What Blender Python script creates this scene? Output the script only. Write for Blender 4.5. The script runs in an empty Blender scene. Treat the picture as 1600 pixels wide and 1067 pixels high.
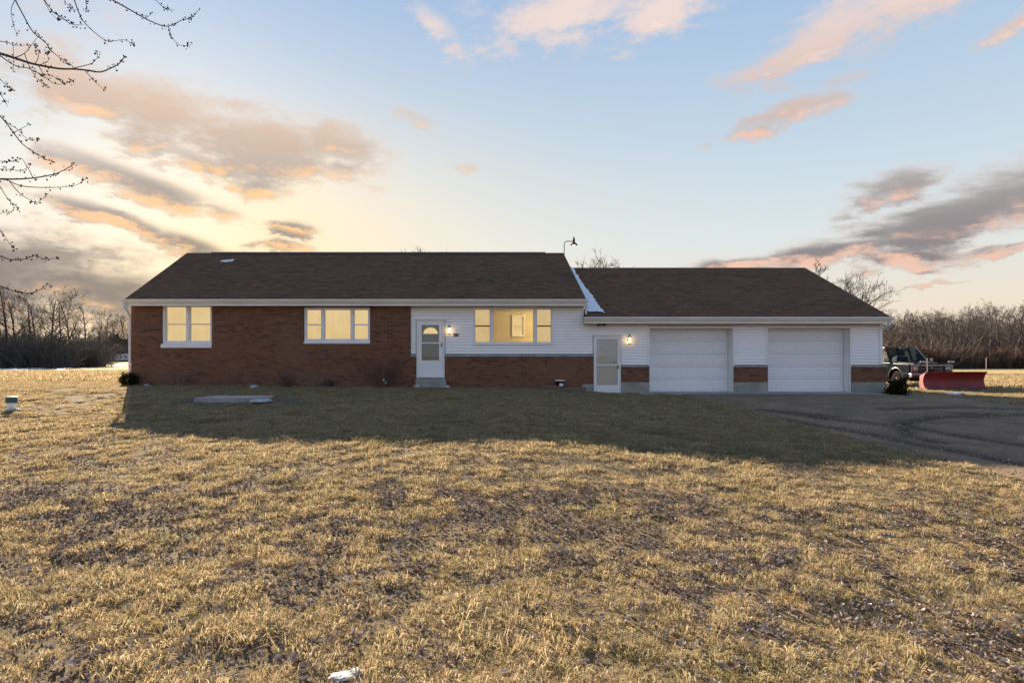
import bpy, math, random
import numpy as np
from mathutils import Vector, Matrix
R = math.radians
random.seed(7)
RNG = np.random.default_rng(11)
scn = bpy.context.scene
COL = scn.collection

# ------------------------------------------------------------------ camera
CAM_D, CAM_Z, FPX, PX0, PY0 = 22.0, 1.08, 979.0, 723.0, 556.0   # eye 22 m in front of the facade (plane y = 0)
cd = bpy.data.cameras.new('camera'); cam = bpy.data.objects.new('camera', cd); COL.objects.link(cam)
cam.location = (0, -CAM_D, CAM_Z); cam.rotation_euler = (R(90), 0, 0)
cd.sensor_width = 36; cd.lens = 36 * FPX / 1600
cd.shift_x = (800 - PX0) / 1600; cd.shift_y = (PY0 - 533.5) / 1600
cd.clip_start = 0.1; cd.clip_end = 6000
scn.camera = cam

# ------------------------------------------------------------------ light
SUN_AZ, SUN_EL = R(-27), R(19.3)       # azimuth from +y (view direction), negative = left
SUN = Vector((math.sin(SUN_AZ) * math.cos(SUN_EL), math.cos(SUN_AZ) * math.cos(SUN_EL), math.sin(SUN_EL)))
ld = bpy.data.lights.new('sun', 'SUN'); sun = bpy.data.objects.new('sun', ld); COL.objects.link(sun)
ld.energy = 5.0; ld.angle = R(0.55); ld.color = (1.0, 0.83, 0.63)
sun.rotation_euler = (-SUN).to_track_quat('-Z', 'Y').to_euler()
scn.view_settings.view_transform = 'Standard'; scn.view_settings.look = 'None'
scn.view_settings.exposure = 2.1; scn.view_settings.gamma = 1.0
scn.view_settings.use_curve_mapping = False
scn.render.engine = 'CYCLES'
scn.cycles.max_bounces = 6; scn.cycles.diffuse_bounces = 3; scn.cycles.glossy_bounces = 3; scn.cycles.transparent_max_bounces = 10

class NT:
    """tiny helper for node trees"""
    def __init__(s, tree): s.t = tree; s.n = tree.nodes; s.l = tree.links
    def new(s, typ, **kw):
        n = s.n.new(typ)
        for k, v in kw.items(): setattr(n, k, v)
        return n
    def put(s, sock, v):
        if isinstance(v, bpy.types.NodeSocket): s.l.new(v, sock)
        elif v is not None: sock.default_value = v
    def m(s, op, a, b=None, c=None, clamp=False):
        n = s.new('ShaderNodeMath', operation=op, use_clamp=clamp)
        s.put(n.inputs[0], a); s.put(n.inputs[1], b); s.put(n.inputs[2], c)
        return n.outputs[0]
    def mr(s, v, a, b, c=0.0, d=1.0, smooth=True):
        n = s.new('ShaderNodeMapRange', interpolation_type='SMOOTHSTEP' if smooth else 'LINEAR')
        s.put(n.inputs[0], v)
        for i, q in enumerate((a, b, c, d)): s.put(n.inputs[1 + i], q)
        return n.outputs[0]
    def mix(s, f, a, b, mode='MIX'):
        n = s.new('ShaderNodeMix', data_type='RGBA', blend_type=mode)
        s.put(n.inputs[0], f)
        s.put(n.inputs[6], a if isinstance(a, bpy.types.NodeSocket) else tuple(a) + (1,) if len(a) == 3 else a)
        s.put(n.inputs[7], b if isinstance(b, bpy.types.NodeSocket) else tuple(b) + (1,) if len(b) == 3 else b)
        return n.outputs[2]
    def noise(s, vec, scale, detail=3, rough=0.5, dist=0.0, out=0):
        n = s.new('ShaderNodeTexNoise'); s.put(n.inputs['Vector'], vec)
        n.inputs['Scale'].default_value = scale; n.inputs['Detail'].default_value = detail
        n.inputs['Roughness'].default_value = rough; n.inputs['Distortion'].default_value = dist
        return n.outputs[out]
    def ramp(s, fac, stops):
        n = s.new('ShaderNodeValToRGB'); s.put(n.inputs[0], fac); e = n.color_ramp.elements
        while len(e) < len(stops): e.new(0.5)
        for q, (p, c) in zip(e, stops): q.position = p; q.color = tuple(c) + (1,) if len(c) == 3 else c
        return n.outputs[0]
    def xyz(s, x, y, z):
        n = s.new('ShaderNodeCombineXYZ'); s.put(n.inputs[0], x); s.put(n.inputs[1], y); s.put(n.inputs[2], z)
        return n.outputs[0]

# ------------------------------------------------------------------ sky: Nishita air + evening haze + cloud layers by direction
def sky_dir(px, py):
    az = math.atan((px - PX0) / FPX); el = math.atan((PY0 - py) / FPX * math.cos(az))
    return math.degrees(az), math.degrees(el)
CLOUDS = [  # centre az, el (deg), half width, half height, tilt (deg, + = rises to the right), weight
    # left bank, broken
    (-27.0, 19.3, 9.5, 3.0, -4, .95), (-17.5, 17.6, 8.0, 2.9, -8, 1.0), (-11.2, 17.6, 4.6, 2.6, -14, .92), (-22.5, 15.6, 8.5, 1.3, -15, .9), (-35, 21.5, 7, 4.0, 6, .66), (-31, 25.5, 7, 1.6, -8, .5),
    # left bands
    (-27.5, 13.6, 7.4, 1.15, -14, 1.1), (-29.5, 10.8, 4.6, .85, -14, 1.1), (-24.0, 9.2, 3.8, .95, -14, 1.1), (-20.2, 8.3, 3.8, .7, 0, 1.0),
    (-40.0, 5.6, 14.0, 3.4, 0, 1.3), (-29.5, 4.6, 6.5, 2.6, -7, 1.2), (-24.5, 3.0, 4.5, 2.2, -14, .8), (-15.3, 11.2, 2.0, .62, -8, 1.05), (-16.3, 9.6, 2.6, .6, 2, 1.0), (-44, 12.5, 8, 2.2, -4, .9),
    # top centre
    (10.0, 28.8, 8.5, 2.6, 4, .95), (17.5, 27.6, 5.0, 1.7, 12, .9), (-2.6, 27.6, 3.4, 1.1, -35, .8), (-4.5, 20.5, 2.2, .9, -25, .75), (0.2, 16.8, 2.0, .4, 0, .62),
    # upper right streaks
    (29.5, 23.4, 7.5, 1.8, 21, .92), (37.0, 25.6, 9, 2.4, 14, .92), (27.6, 18.9, 4.4, 1.1, 15, .92), (43.0, 22.4, 3.2, .7, 22, .84), (23.6, 20.9, 2.0, .6, 4, .74), (31, 20.6, 2.0, .7, 8, .7),
    # right bank
    (38.5, 9.8, 7.6, 1.9, 13, 1.3), (34.6, 12.2, 3.0, 1.15, 14, 1.1), (30.5, 8.0, 5.4, 1.05, 6, 1.2), (23.5, 7.4, 5.4, .8, 1, 1.1), (35.5, 7.3, 3.6, .8, -4, 1.0), (41, 7.4, 4.0, .42, 8, .85), (47, 10.5, 6, 1.8, 5, 1.1),
    (36.0, 5.2, 2.4, .18, 4, .8), (33, 3.1, 4.0, .16, 2, .55),
]
w = bpy.data.worlds.new('World'); scn.world = w; w.use_nodes = True
t = NT(w.node_tree); t.n.clear()
geo = t.new('ShaderNodeTexCoord').outputs['Generated']
sep = t.new('ShaderNodeSeparateXYZ'); t.l.new(geo, sep.inputs[0])
DEG = 180 / math.pi
az = t.m('MULTIPLY', t.m('ARCTAN2', sep.outputs[0], sep.outputs[1]), DEG)
el = t.m('MULTIPLY', t.m('ARCSINE', sep.outputs[2]), DEG)
# the cloud density as a node group, asked twice (here and a little lower) to find the edges lit from below
g = bpy.data.node_groups.new('cloud_density', 'ShaderNodeTree')
g.interface.new_socket('az', in_out='INPUT', socket_type='NodeSocketFloat')
g.interface.new_socket('el', in_out='INPUT', socket_type='NodeSocketFloat')
g.interface.new_socket('d', in_out='OUTPUT', socket_type='NodeSocketFloat'); g.interface.new_socket('soft', in_out='OUTPUT', socket_type='NodeSocketFloat')
q = NT(g); gi = q.new('NodeGroupInput'); go = q.new('NodeGroupOutput')
A0, E0 = gi.outputs[0], gi.outputs[1]
wv = q.xyz(q.m('MULTIPLY', A0, .05), q.m('MULTIPLY', E0, .16), 0.0)
n1 = q.noise(wv, 2.6, 6, .62)
n2 = q.noise(q.xyz(q.m('MULTIPLY', A0, .13), q.m('MULTIPLY', E0, .30), 3.7), 2.3, 5, .62)
nb = q.noise(q.xyz(q.m('MULTIPLY', A0, .05), q.m('MULTIPLY', E0, .09), 8.1), 1.9, 1, .5)
A1 = q.m('ADD', A0, q.m('MULTIPLY', q.m('SUBTRACT', n1, .5), 6.0))
E1 = q.m('ADD', E0, q.m('MULTIPLY', q.m('SUBTRACT', n2, .5), 2.4))
mn = None; rot_cache = {}
def vmath(op, a_, b_=None, c_=None):
    n = q.new('ShaderNodeVectorMath', operation=op)
    for i_, v_ in enumerate((a_, b_, c_)):
        if v_ is None: continue
        if isinstance(v_, bpy.types.NodeSocket): q.l.new(v_, n.inputs[i_])
        else: n.inputs[i_].default_value = v_
    return n
for (ca, ce, sa, se, tl, wt) in CLOUDS:        # elliptical distance to the nearest bank
    tl = round(tl / 7) * 7; c_, s_ = math.cos(R(tl)), math.sin(R(tl))
    if tl not in rot_cache: rot_cache[tl] = q.xyz(q.m('MULTIPLY_ADD', A1, c_, q.m('MULTIPLY', E1, s_)), q.m('MULTIPLY_ADD', A1, -s_, q.m('MULTIPLY', E1, c_)), 0.0)
    sa *= max(wt, 1) ** .6; se *= max(wt, 1) ** .6
    p_ = vmath('MULTIPLY_ADD', rot_cache[tl], (1 / sa, 1 / se, 0), (-(ca * c_ + ce * s_) / sa, (ca * s_ - ce * c_) / se, math.sqrt(max(0.0, -math.log2(min(wt, 1)) / .9)))).outputs[0]
    r2 = vmath('DOT_PRODUCT', p_, p_).outputs['Value']
    mn = r2 if mn is None else q.m('MINIMUM', mn, r2)
tot = q.m('POWER', 2.0, q.m('MULTIPLY', mn, -.9))
# the same kind of scattered cloud goes on all round, outside the frame too
rest = q.m('MULTIPLY', q.mr(q.m('ABSOLUTE', A0), 44, 56), q.mr(nb, .46, .70, 0, .8))
tot = q.m('MAXIMUM', tot, q.m('MULTIPLY', rest, q.mr(E0, 60, 25, .55, 1)))
tex = q.m('ADD', q.m('MULTIPLY', q.m('SUBTRACT', n1, .5), 1.0), q.m('MULTIPLY', q.m('SUBTRACT', n2, .5), 1.3))
den = q.m('MULTIPLY_ADD', tex, q.m('MULTIPLY', q.mr(tot, .0, .45, .15, 1), q.mr(tot, .62, 1.0, 1, .5)), tot)
q.l.new(q.mr(den, .28, .98), go.inputs[0]); q.l.new(q.mr(den, .05, 1.25), go.inputs[1])
def dens(a, e):
    n = t.new('ShaderNodeGroup'); n.node_tree = g; t.put(n.inputs[0], a); t.put(n.inputs[1], e); return n.outputs
d0, s0 = dens(az, el)[:2]; s1 = dens(t.m('ADD', az, t.m('MULTIPLY', t.m('SUBTRACT', -17.0, az), .012)), t.m('SUBTRACT', el, .9))[1]
dsun = t.m('SUBTRACT', az, -17.0)                       # angle from the bright quarter of the horizon
near = t.m('POWER', 2.0, t.m('MULTIPLY', t.m('MULTIPLY', dsun, dsun), -1 / 420.))
e0 = t.m('MAXIMUM', el, 0.0)
air = t.ramp(t.m('DIVIDE', e0, 60.0), [(0.0, (.90, .68, .48)), (.07, (.84, .75, .62)), (.16, (.70, .77, .78)), (.30, (.52, .65, .77)), (.5, (.34, .50, .74)), (1.0, (.22, .38, .66))])
low = t.m('POWER', 2.0, t.m('MULTIPLY', e0, -1 / 8.5))
glow = t.m('MULTIPLY', near, t.m('POWER', 2.0, t.m('MULTIPLY', t.m('POWER', t.m('DIVIDE', t.m('SUBTRACT', el, 9.0), 9.0), 2.0), -1.0)))
anti = t.mr(t.m('ABSOLUTE', dsun), 65, 130)           # away from the sunset the low sky is cooler
air = t.mix(t.m('MULTIPLY', anti, .8), air, t.ramp(t.m('DIVIDE', e0, 60.0), [(0.0, (.52, .50, .58)), (.15, (.52, .58, .72)), (.4, (.38, .52, .76)), (1.0, (.22, .38, .66))]))
air = t.mix(t.m('MULTIPLY', glow, .78), air, (.95, .84, .66))
core = t.m('POWER', 2.0, t.m('MULTIPLY', t.m('ADD', t.m('MULTIPLY', dsun, dsun), t.m('MULTIPLY', t.m('POWER', t.m('SUBTRACT', el, 8.0), 2.0), 2.5)), -1 / 70.))
air = t.mix(t.m('MULTIPLY', core, .9), air, (.96, .80, .52))
air = t.mix(t.m('MULTIPLY', t.m('MULTIPLY', near, low), .30), air, (.95, .66, .34))
nish = t.new('ShaderNodeTexSky', sky_type='NISHITA', sun_disc=False, sun_elevation=SUN_EL, sun_rotation=SUN_AZ, altitude=200, air_density=1.0, dust_density=2.0, ozone_density=1.0)
nsk = t.mix(1.0, nish.outputs[0], (.085, .085, .085), 'MULTIPLY')
air = t.mix(.06, air, nsk)
under = t.mr(t.m('SUBTRACT', s0, s1), -.02, .75)
thin = t.m('SUBTRACT', 1.0, d0)
lit = t.m('MAXIMUM', under, t.m('POWER', thin, 1.8), clamp=True)
lit = t.m('MAXIMUM', lit, t.mr(el, 13, 27, 0, .85))
litc = t.mix(near, (.84, .52, .40), (1.04, .62, .30))
litc = t.mix(t.mr(el, 16, 29), litc, (.90, .73, .66))
shc = t.mix(t.mr(el, 5, 20), t.mix(near, (.19, .17, .185), (.27, .225, .185)), (.50, .44, .41))
cloudc = t.mix(lit, shc, litc)
fin = t.mix(t.m('MULTIPLY', d0, .93), air, cloudc)
fin = t.mix(t.mr(el, -1.0, -6.0), fin, (.20, .17, .12))     # below the horizon: ground haze, hidden by the terrain
bg = t.new('ShaderNodeBackground'); bg.inputs['Strength'].default_value = 0.06
t.l.new(t.mix(1.0, fin, (4.15, 4.15, 4.15), 'MULTIPLY'), bg.inputs[0])
wo = t.new('ShaderNodeOutputWorld'); t.l.new(bg.outputs[0], wo.inputs[0])
w.cycles.sampling_method = 'NONE'

# ------------------------------------------------------------------ mesh helpers
class MB:
    def __init__(s): s.v = []; s.f = []
    def add(s, vs, fs):
        o = len(s.v); s.v += [tuple(p) for p in vs]; s.f += [tuple(i + o for i in f) for f in fs]; return s
    def box(s, x0, x1, y0, y1, z0, z1, faces='all'):
        vs = [(x0, y0, z0), (x1, y0, z0), (x1, y1, z0), (x0, y1, z0), (x0, y0, z1), (x1, y0, z1), (x1, y1, z1), (x0, y1, z1)]
        fs = [(0, 1, 5, 4), (1, 2, 6, 5), (2, 3, 7, 6), (3, 0, 4, 7), (4, 5, 6, 7), (3, 2, 1, 0)]
        if faces == 'noback': fs = [fs[i] for i in (0, 1, 3, 4, 5)]
        return s.add(vs, fs)
    def bbox(s, x0, x1, y0, y1, z0, z1, b=.01):
        """box with chamfered vertical and horizontal edges"""
        vs = []; 
        for z, i in ((z0, b), (z0 + b, 0), (z1 - b, 0), (z1, b)):
            for (x, y) in ((x0 + b + i, y0 + i), (x1 - b - i, y0 + i), (x1 - i, y0 + b + i), (x1 - i, y1 - b - i), (x1 - b - i, y1 - i), (x0 + b + i, y1 - i), (x0 + i, y1 - b - i), (x0 + i, y0 + b + i)):
                vs.append((x, y, z))
        fs = [tuple(range(7, -1, -1)), tuple(range(24, 32))]
        for k in range(3):
            for j in range(8):
                a, c = k * 8 + j, k * 8 + (j + 1) % 8; fs.append((a, c, c + 8, a + 8))
        return s.add(vs, fs)
    def prism(s, poly, axis, a0, a1):
        """extrude polygon (list of 2-tuples) along axis"""
        n = len(poly)
        mk = {'x': lambda p, a: (a, p[0], p[1]), 'y': lambda p, a: (p[0], a, p[1]), 'z': lambda p, a: (p[0], p[1], a)}[axis]
        vs = [mk(p, a0) for p in poly] + [mk(p, a1) for p in poly]
        fs = [tuple(range(n - 1, -1, -1)), tuple(range(n, 2 * n))] + [(i, (i + 1) % n, n + (i + 1) % n, n + i) for i in range(n)]
        return s.add(vs, fs)
    def tube(s, pts, rad, n=8, cap=True):
        pts = [Vector(p) for p in pts]; k = len(pts)
        if not isinstance(rad, (list, tuple)): rad = [rad] * k
        vs = []; fs = []; up = None
        for i, p in enumerate(pts):
            d = (pts[min(i + 1, k - 1)] - pts[max(i - 1, 0)])
            if d.length < 1e-9: d = Vector((0, 0, 1))
            d.normalize()
            if up is None: up = d.orthogonal().normalized()
            up = up - d * up.dot(d)
            up = up.normalized() if up.length > 1e-6 else d.orthogonal().normalized()
            sd = d.cross(up)
            for j in range(n):
                a = 2 * math.pi * j / n; vs.append(p + (up * math.cos(a) + sd * math.sin(a)) * rad[i])
        for i in range(k - 1):
            for j in range(n):
                a, b = i * n + j, i * n + (j + 1) % n; fs.append((a, b, b + n, a + n))
        if cap and n > 2: fs += [tuple(range(n - 1, -1, -1)), tuple(range((k - 1) * n, k * n))]
        return s.add(vs, fs)
    def lathe(s, prof, c=(0, 0, 0), n=20, axis='z'):
        vs = []; fs = []; k = len(prof)
        for (r, h) in prof:
            for j in range(n):
                a = 2 * math.pi * j / n; x, y = r * math.cos(a), r * math.sin(a)
                p = {'z': (x, y, h), 'x': (h, x, y), 'y': (y, h, x)}[axis]
                vs.append((p[0] + c[0], p[1] + c[1], p[2] + c[2]))
        for i in range(k - 1):
            for j in range(n):
                a, b = i * n + j, i * n + (j + 1) % n; fs.append((a, b, b + n, a + n))
        fs += [tuple(range(n - 1, -1, -1)), tuple(range((k - 1) * n, k * n))]
        return s.add(vs, fs)
    def mesh(s, name, mat=None, smooth=False):
        me = bpy.data.meshes.new(name); me.from_pydata(s.v, [], s.f); me.update()
        if mat: me.materials.append(mat)
        if smooth: me.polygons.foreach_set('use_smooth', [True] * len(me.polygons))
        return me
    def obj(s, name, mat, parent=None, smooth=False, **kw):
        return link(name, s.mesh(name, mat, smooth), parent, **kw)
def link(name, data, parent=None, label=None, cat=None, group=None, kind=None, loc=None):
    o = bpy.data.objects.new(name, data); COL.objects.link(o)
    if parent: o.parent = parent
    if loc is not None: o.location = loc
    if label: o['label'] = label
    if cat: o['category'] = cat
    if group: o['group'] = group
    if kind: o['kind'] = kind
    return o
def thing(name, label, cat, loc=(0, 0, 0), group=None):
    return link(name, None, None, label, cat, group, None, loc)
def np_mesh(name, V, F, mat, smooth=False):
    """V (n,3), F (m,k) arrays with constant k"""
    me = bpy.data.meshes.new(name); V = np.asarray(V, np.float32); F = np.asarray(F, np.int32); k = F.shape[1]
    me.vertices.add(len(V)); me.vertices.foreach_set('co', V.ravel())
    me.loops.add(F.size); me.loops.foreach_set('vertex_index', F.ravel())
    me.polygons.add(len(F)); me.polygons.foreach_set('loop_start', np.arange(0, F.size, k, dtype=np.int32))
    try: me.polygons.foreach_set('loop_total', np.full(len(F), k, np.int32))
    except Exception: pass
    me.update(calc_edges=True)
    if smooth: me.polygons.foreach_set('use_smooth', np.ones(len(F), bool))
    if mat: me.materials.append(mat)
    return me

# ------------------------------------------------------------------ numeric noise and the terrain
def _hash(ix, iy, seed):
    h = (ix.astype(np.int64) * 374761393 + iy.astype(np.int64) * 668265263 + seed * 1442695041) & 0xffffffff
    h = ((h ^ (h >> 13)) * 1274126177) & 0xffffffff
    return ((h ^ (h >> 16)) & 0xffff) / 65535.0
def vnoise(x, y, s, seed=0, octv=1):
    x = np.asarray(x, float) / s; y = np.asarray(y, float) / s; out = 0; amp = 1; tot = 0
    for o in range(octv):
        ix, iy = np.floor(x), np.floor(y); fx, fy = x - ix, y - iy
        fx = fx * fx * (3 - 2 * fx); fy = fy * fy * (3 - 2 * fy)
        a, b = _hash(ix, iy, seed + o), _hash(ix + 1, iy, seed + o); c, d = _hash(ix, iy + 1, seed + o), _hash(ix + 1, iy + 1, seed + o)
        out = out + amp * ((a * (1 - fx) + b * fx) * (1 - fy) + (c * (1 - fx) + d * fx) * fy); tot += amp; amp *= .5; x = x * 2.03 + 7.1; y = y * 2.03 + 3.7
    return out / tot
def sst(x, a, b):
    tt = np.clip((np.asarray(x, float) - a) / (b - a), 0, 1); return tt * tt * (3 - 2 * tt)
def zsmooth(x, y):
    z = -.85 * sst(-np.asarray(y, float), 0, 18) - .22 * sst(x, 1, 6) - .14 * sst(x, 13, 19) - 1.15 * sst(y, 8, 80)
    return z + .05 * sst(-np.asarray(x, float), 2, 10) * (1 - sst(y, 3, 20)) * (1 - sst(-np.asarray(y, float), 1, 8))
def drive_edge(y):      # left edge of the driveway
    y = np.asarray(y, float); return 7.45 + .22 * np.sin(y * .55) + .5 * vnoise(y * 0 + 3, y, .9, 5) + np.clip(-2.5 - y, -3, 0) * .25 + np.clip(-8.6 - y, 0, 30) * .34
def in_drive(x, y):     # 1 inside, soft edges
    x = np.asarray(x, float); y = np.asarray(y, float)
    right = 15.6 + np.clip(-8.6 - y, 0, 30) * .34 + 1.6 * vnoise(x * 0, y, 1.6, 9) + 1.2 * sst(y, -9, -2)
    return sst(x - drive_edge(y), -.12, .15) * sst(right - x, -.2, 1.0) * sst(-.35 - y, -.1, .1)
def tussock(x, y):      # gentle lumps of the sward
    return .6 * vnoise(x, y, .45, 21, 2) + .4 * vnoise(x, y, 1.6, 31)
def sward(x, y):        # 0..1: high = tuft of grass, low = pocket of leaf litter
    return .56 * vnoise(x, y, .16, 23, 2) + .28 * vnoise(x, y, .5, 33) + .16 * vnoise(x, y, 2.1, 43)
def z_ground(x, y):
    x = np.asarray(x, float); y = np.asarray(y, float)
    lawn = (1 - in_drive(x, y)) * (1 - .6 * sst(y, -2.5, 0)) * (1 - sst(y, 20, 40))
    return zsmooth(x, y) - .12 * in_drive(x, y) + lawn * ((tussock(x, y) - .5) * .11 + (vnoise(x, y, 5.5, 3) - .5) * .10)
def ground_hit(px, py, zf=zsmooth):
    """where the line of sight through a picture point meets the ground: a way to read positions off the photograph"""
    lo, hi = 2.0, 400.0
    f = lambda d: CAM_Z - (py - PY0) / FPX * d - float(zf((px - PX0) / FPX * d, d - CAM_D))
    dd = np.linspace(3, 400, 4000); prev = f(3.0)
    for d in dd:
        if f(d) <= 0: hi = d; break
    lo = hi - .2
    for _ in range(30):
        mid = (lo + hi) / 2
        if f(mid) > 0: lo = mid
        else: hi = mid
    d = (lo + hi) / 2
    return Vector(((px - PX0) / FPX * d, d - CAM_D, float(zf((px - PX0) / FPX * d, d - CAM_D))))
def at(px, py, d):
    return Vector(((px - PX0) / FPX * d, d - CAM_D, CAM_Z - (py - PY0) / FPX * d))
def FX(px): return (px - PX0) / 44.5          # on the facade plane
def FZ(py): return CAM_Z + (PY0 - py) / 44.5

# ------------------------------------------------------------------ materials
def material(name):
    m = bpy.data.materials.new(name); m.use_nodes = True; k = NT(m.node_tree)
    b = k.n['Principled BSDF']; return m, k, b
def simple(name, c, c2=None, scale=6.0, rough=.6, bump=0.0, bscale=40.0, metal=0.0, spec=.5, detail=4, stretch=None, coat=0.0):
    m, k, b = material(name)
    co = k.new('ShaderNodeTexCoord').outputs['Object']
    if stretch:
        mp = k.new('ShaderNodeMapping'); k.l.new(co, mp.inputs[0]); mp.inputs['Scale'].default_value = stretch; co = mp.outputs[0]
    c2 = c2 or tuple(x * .8 for x in c)
    f = k.mr(k.noise(co, scale, detail, .6), .3, .7)
    k.l.new(k.mix(f, c, c2), b.inputs['Base Color'])
    b.inputs['Roughness'].default_value = rough; b.inputs['Metallic'].default_value = metal
    b.inputs['Specular IOR Level'].default_value = spec; b.inputs['Coat Weight'].default_value = coat
    if bump:
        bn = k.new('ShaderNodeBump'); bn.inputs['Strength'].default_value = bump; bn.inputs['Distance'].default_value = .02
        k.l.new(k.noise(co, bscale, 4, .6), bn.inputs['Height']); k.l.new(bn.outputs[0], b.inputs['Normal'])
    return m
def pieces(name, stops, rough=.85, bump=.4, bscale=60, spec=.3, patch=None, patch_scale=.5, grime=.35):
    """one colour per piece: random by mesh island and by object"""
    m, k, b = material(name)
    r1 = k.new('ShaderNodeNewGeometry').outputs['Random Per Island']; r2 = k.new('ShaderNodeObjectInfo').outputs['Random']
    rr = k.m('FRACT', k.m('ADD', r1, r2)); co = k.new('ShaderNodeTexCoord').outputs['Object']
    pos = k.new('ShaderNodeNewGeometry').outputs['Position']
    c = k.ramp(rr, stops)
    c = k.mix(k.mr(k.noise(co, bscale * .5, 3), .35, .7, 0, grime), c, (.02, .015, .012))
    if patch: c = k.mix(k.mr(k.noise(pos, patch_scale, 5, .65), .48, .72, 0, .55), c, patch)
    k.l.new(c, b.inputs['Base Color']); b.inputs['Roughness'].default_value = rough; b.inputs['Specular IOR Level'].default_value = spec
    bn = k.new('ShaderNodeBump'); bn.inputs['Strength'].default_value = bump; bn.inputs['Distance'].default_value = .006
    k.l.new(k.noise(co, bscale, 4, .6), bn.inputs['Height']); k.l.new(bn.outputs[0], b.inputs['Normal'])
    return m
def emit(name, c, s, var=None, scale=4):
    m, k, b = material(name)
    k.n.remove(b); e = k.new('ShaderNodeEmission'); e.inputs[1].default_value = s
    if var:
        co = k.new('ShaderNodeTexCoord').outputs['Object']
        mp = k.new('ShaderNodeMapping'); k.l.new(co, mp.inputs[0]); mp.inputs['Scale'].default_value = (9, 1, .35)
        fold = k.mr(k.noise(mp.outputs[0], 2.2, 4, .6), .35, .65); soft = k.mr(k.noise(co, scale, 5, .6), .3, .7)
        k.l.new(k.mix(k.m('ADD', k.m('MULTIPLY', fold, .45), k.m('MULTIPLY', soft, .55)), c, var), e.inputs[0])
    else: e.inputs[0].default_value = tuple(c) + (1,)
    k.l.new(e.outputs[0], k.n['Material Output'].inputs[0]); return m
def glass(name, tint=(.96, .97, .97), ior=1.5):
    m, k, b = material(name); k.n.remove(b)
    tr = k.new('ShaderNodeBsdfTransparent'); tr.inputs[0].default_value = tuple(tint) + (1,)
    gl = k.new('ShaderNodeBsdfGlossy'); gl.inputs['Roughness'].default_value = .02
    fr = k.new('ShaderNodeFresnel'); fr.inputs[0].default_value = ior
    mx = k.new('ShaderNodeMixShader'); k.l.new(k.m('MULTIPLY', fr.outputs[0], 1.6, clamp=True), mx.inputs[0]); k.l.new(tr.outputs[0], mx.inputs[1]); k.l.new(gl.outputs[0], mx.inputs[2])
    k.l.new(mx.outputs[0], k.n['Material Output'].inputs[0]); return m
def plant(name, stops, trans=.35, patch=None, rough=.7, pscale=.35):
    """thin leaves and blades: diffuse with some light let through, a colour per blade and per clump"""
    m, k, b = material(name); k.n.remove(b)
    gnode = k.new('ShaderNodeNewGeometry'); r1 = gnode.outputs['Random Per Island']; r2 = k.new('ShaderNodeObjectInfo').outputs['Random']
    rr = k.m('FRACT', k.m('ADD', r1, k.m('MULTIPLY', r2, .37)))
    c = k.ramp(rr, stops)
    if patch:
        for (pc, lo, hi, amt, sc) in patch:
            c = k.mix(k.mr(k.noise(gnode.outputs['Position'], sc, 4, .6), lo, hi, 0, amt), c, pc)
    c = k.mix(k.m('MULTIPLY', r2, .45), c, k.mix(1.0, c, (.62, .58, .55), 'MULTIPLY'))
    df = k.new('ShaderNodeBsdfDiffuse'); tl = k.new('ShaderNodeBsdfTranslucent'); k.l.new(c, df.inputs[0]); k.l.new(c, tl.inputs[0])
    mx = k.new('ShaderNodeMixShader'); mx.inputs[0].default_value = trans; k.l.new(df.outputs[0], mx.inputs[1]); k.l.new(tl.outputs[0], mx.inputs[2])
    k.l.new(mx.outputs[0], k.n['Material Output'].inputs[0]); return m

M = {}
M['white'] = simple('white_paint', (.86, .86, .86), (.78, .78, .79), 1.4, .5, .04, 30)
M['vinyl'] = pieces('white_vinyl', [(0, (.90, .90, .91)), (.5, (.87, .87, .89)), (1, (.91, .91, .91))], .45, .05, 14, .4, (.80, .80, .79), .9, 0.02)
M['tan_trim'] = simple('weathered_cream_trim', (.62, .55, .44), (.52, .45, .35), 2.0, .6, .05, 20)
M['gutter'] = simple('aluminium_gutter_paint', (.84, .83, .81), (.70, .69, .67), 1.1, .4, .03, 12, stretch=(1, 1, 5))
M['gdoor'] = simple('garage_door_paint', (.86, .87, .89), (.79, .81, .83), 1.2, .42, .03, 20)
M['mortar'] = simple('mortar', (.27, .22, .18), (.20, .16, .13), 9, .95, .3, 120)
M['brick'] = pieces('brick_face', [(0, (0.177, 0.077, 0.045)), (.25, (0.239, 0.107, 0.059)), (.5, (0.203, 0.091, 0.052)), (.72, (0.274, 0.134, 0.077)), (.9, (0.137, 0.065, 0.047)), (1, (0.097, 0.053, 0.049))], .9, .6, 80, .2, (0.200, 0.126, 0.074), .45)
M['cap'] = simple('brick_ledge_cap', (.34, .33, .32), (.22, .21, .20), 4, .8, .2, 40)
M['concrete'] = simple('concrete', (.36, .35, .32), (.24, .24, .21), 2.2, .92, .35, 45)
M['slab'] = simple('weathered_slab_concrete', (.40, .36, .36), (.28, .26, .25), 3, .95, .5, 60)
M['shingle'] = pieces('asphalt_shingle', [(0, (0.104, 0.057, 0.034)), (.3, (0.151, 0.079, 0.044)), (.55, (0.121, 0.071, 0.044)), (.8, (0.193, 0.101, 0.056)), (1, (0.079, 0.050, 0.033))], .95, .8, 90, .2, (0.147, 0.094, 0.058), .35)
M['deck'] = simple('roof_deck', (.11, .08, .062), (.08, .06, .05), 3, .95, .3, 60)
M['glass'] = glass('window_glass')
M['blind'] = emit('lit_window_blind', (.76, .56, .27), .28, (.68, .46, .18), 1.6)
M['curtain'] = emit('lit_curtain', (.68, .48, .21), .26, (.56, .37, .14), 2.5)
M['room'] = simple('warm_room_paint', (.66, .57, .32), (.60, .50, .27), 1.5, .8)
M['room_white'] = simple('room_white_trim', (.85, .80, .66), None, 2, .6)
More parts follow.
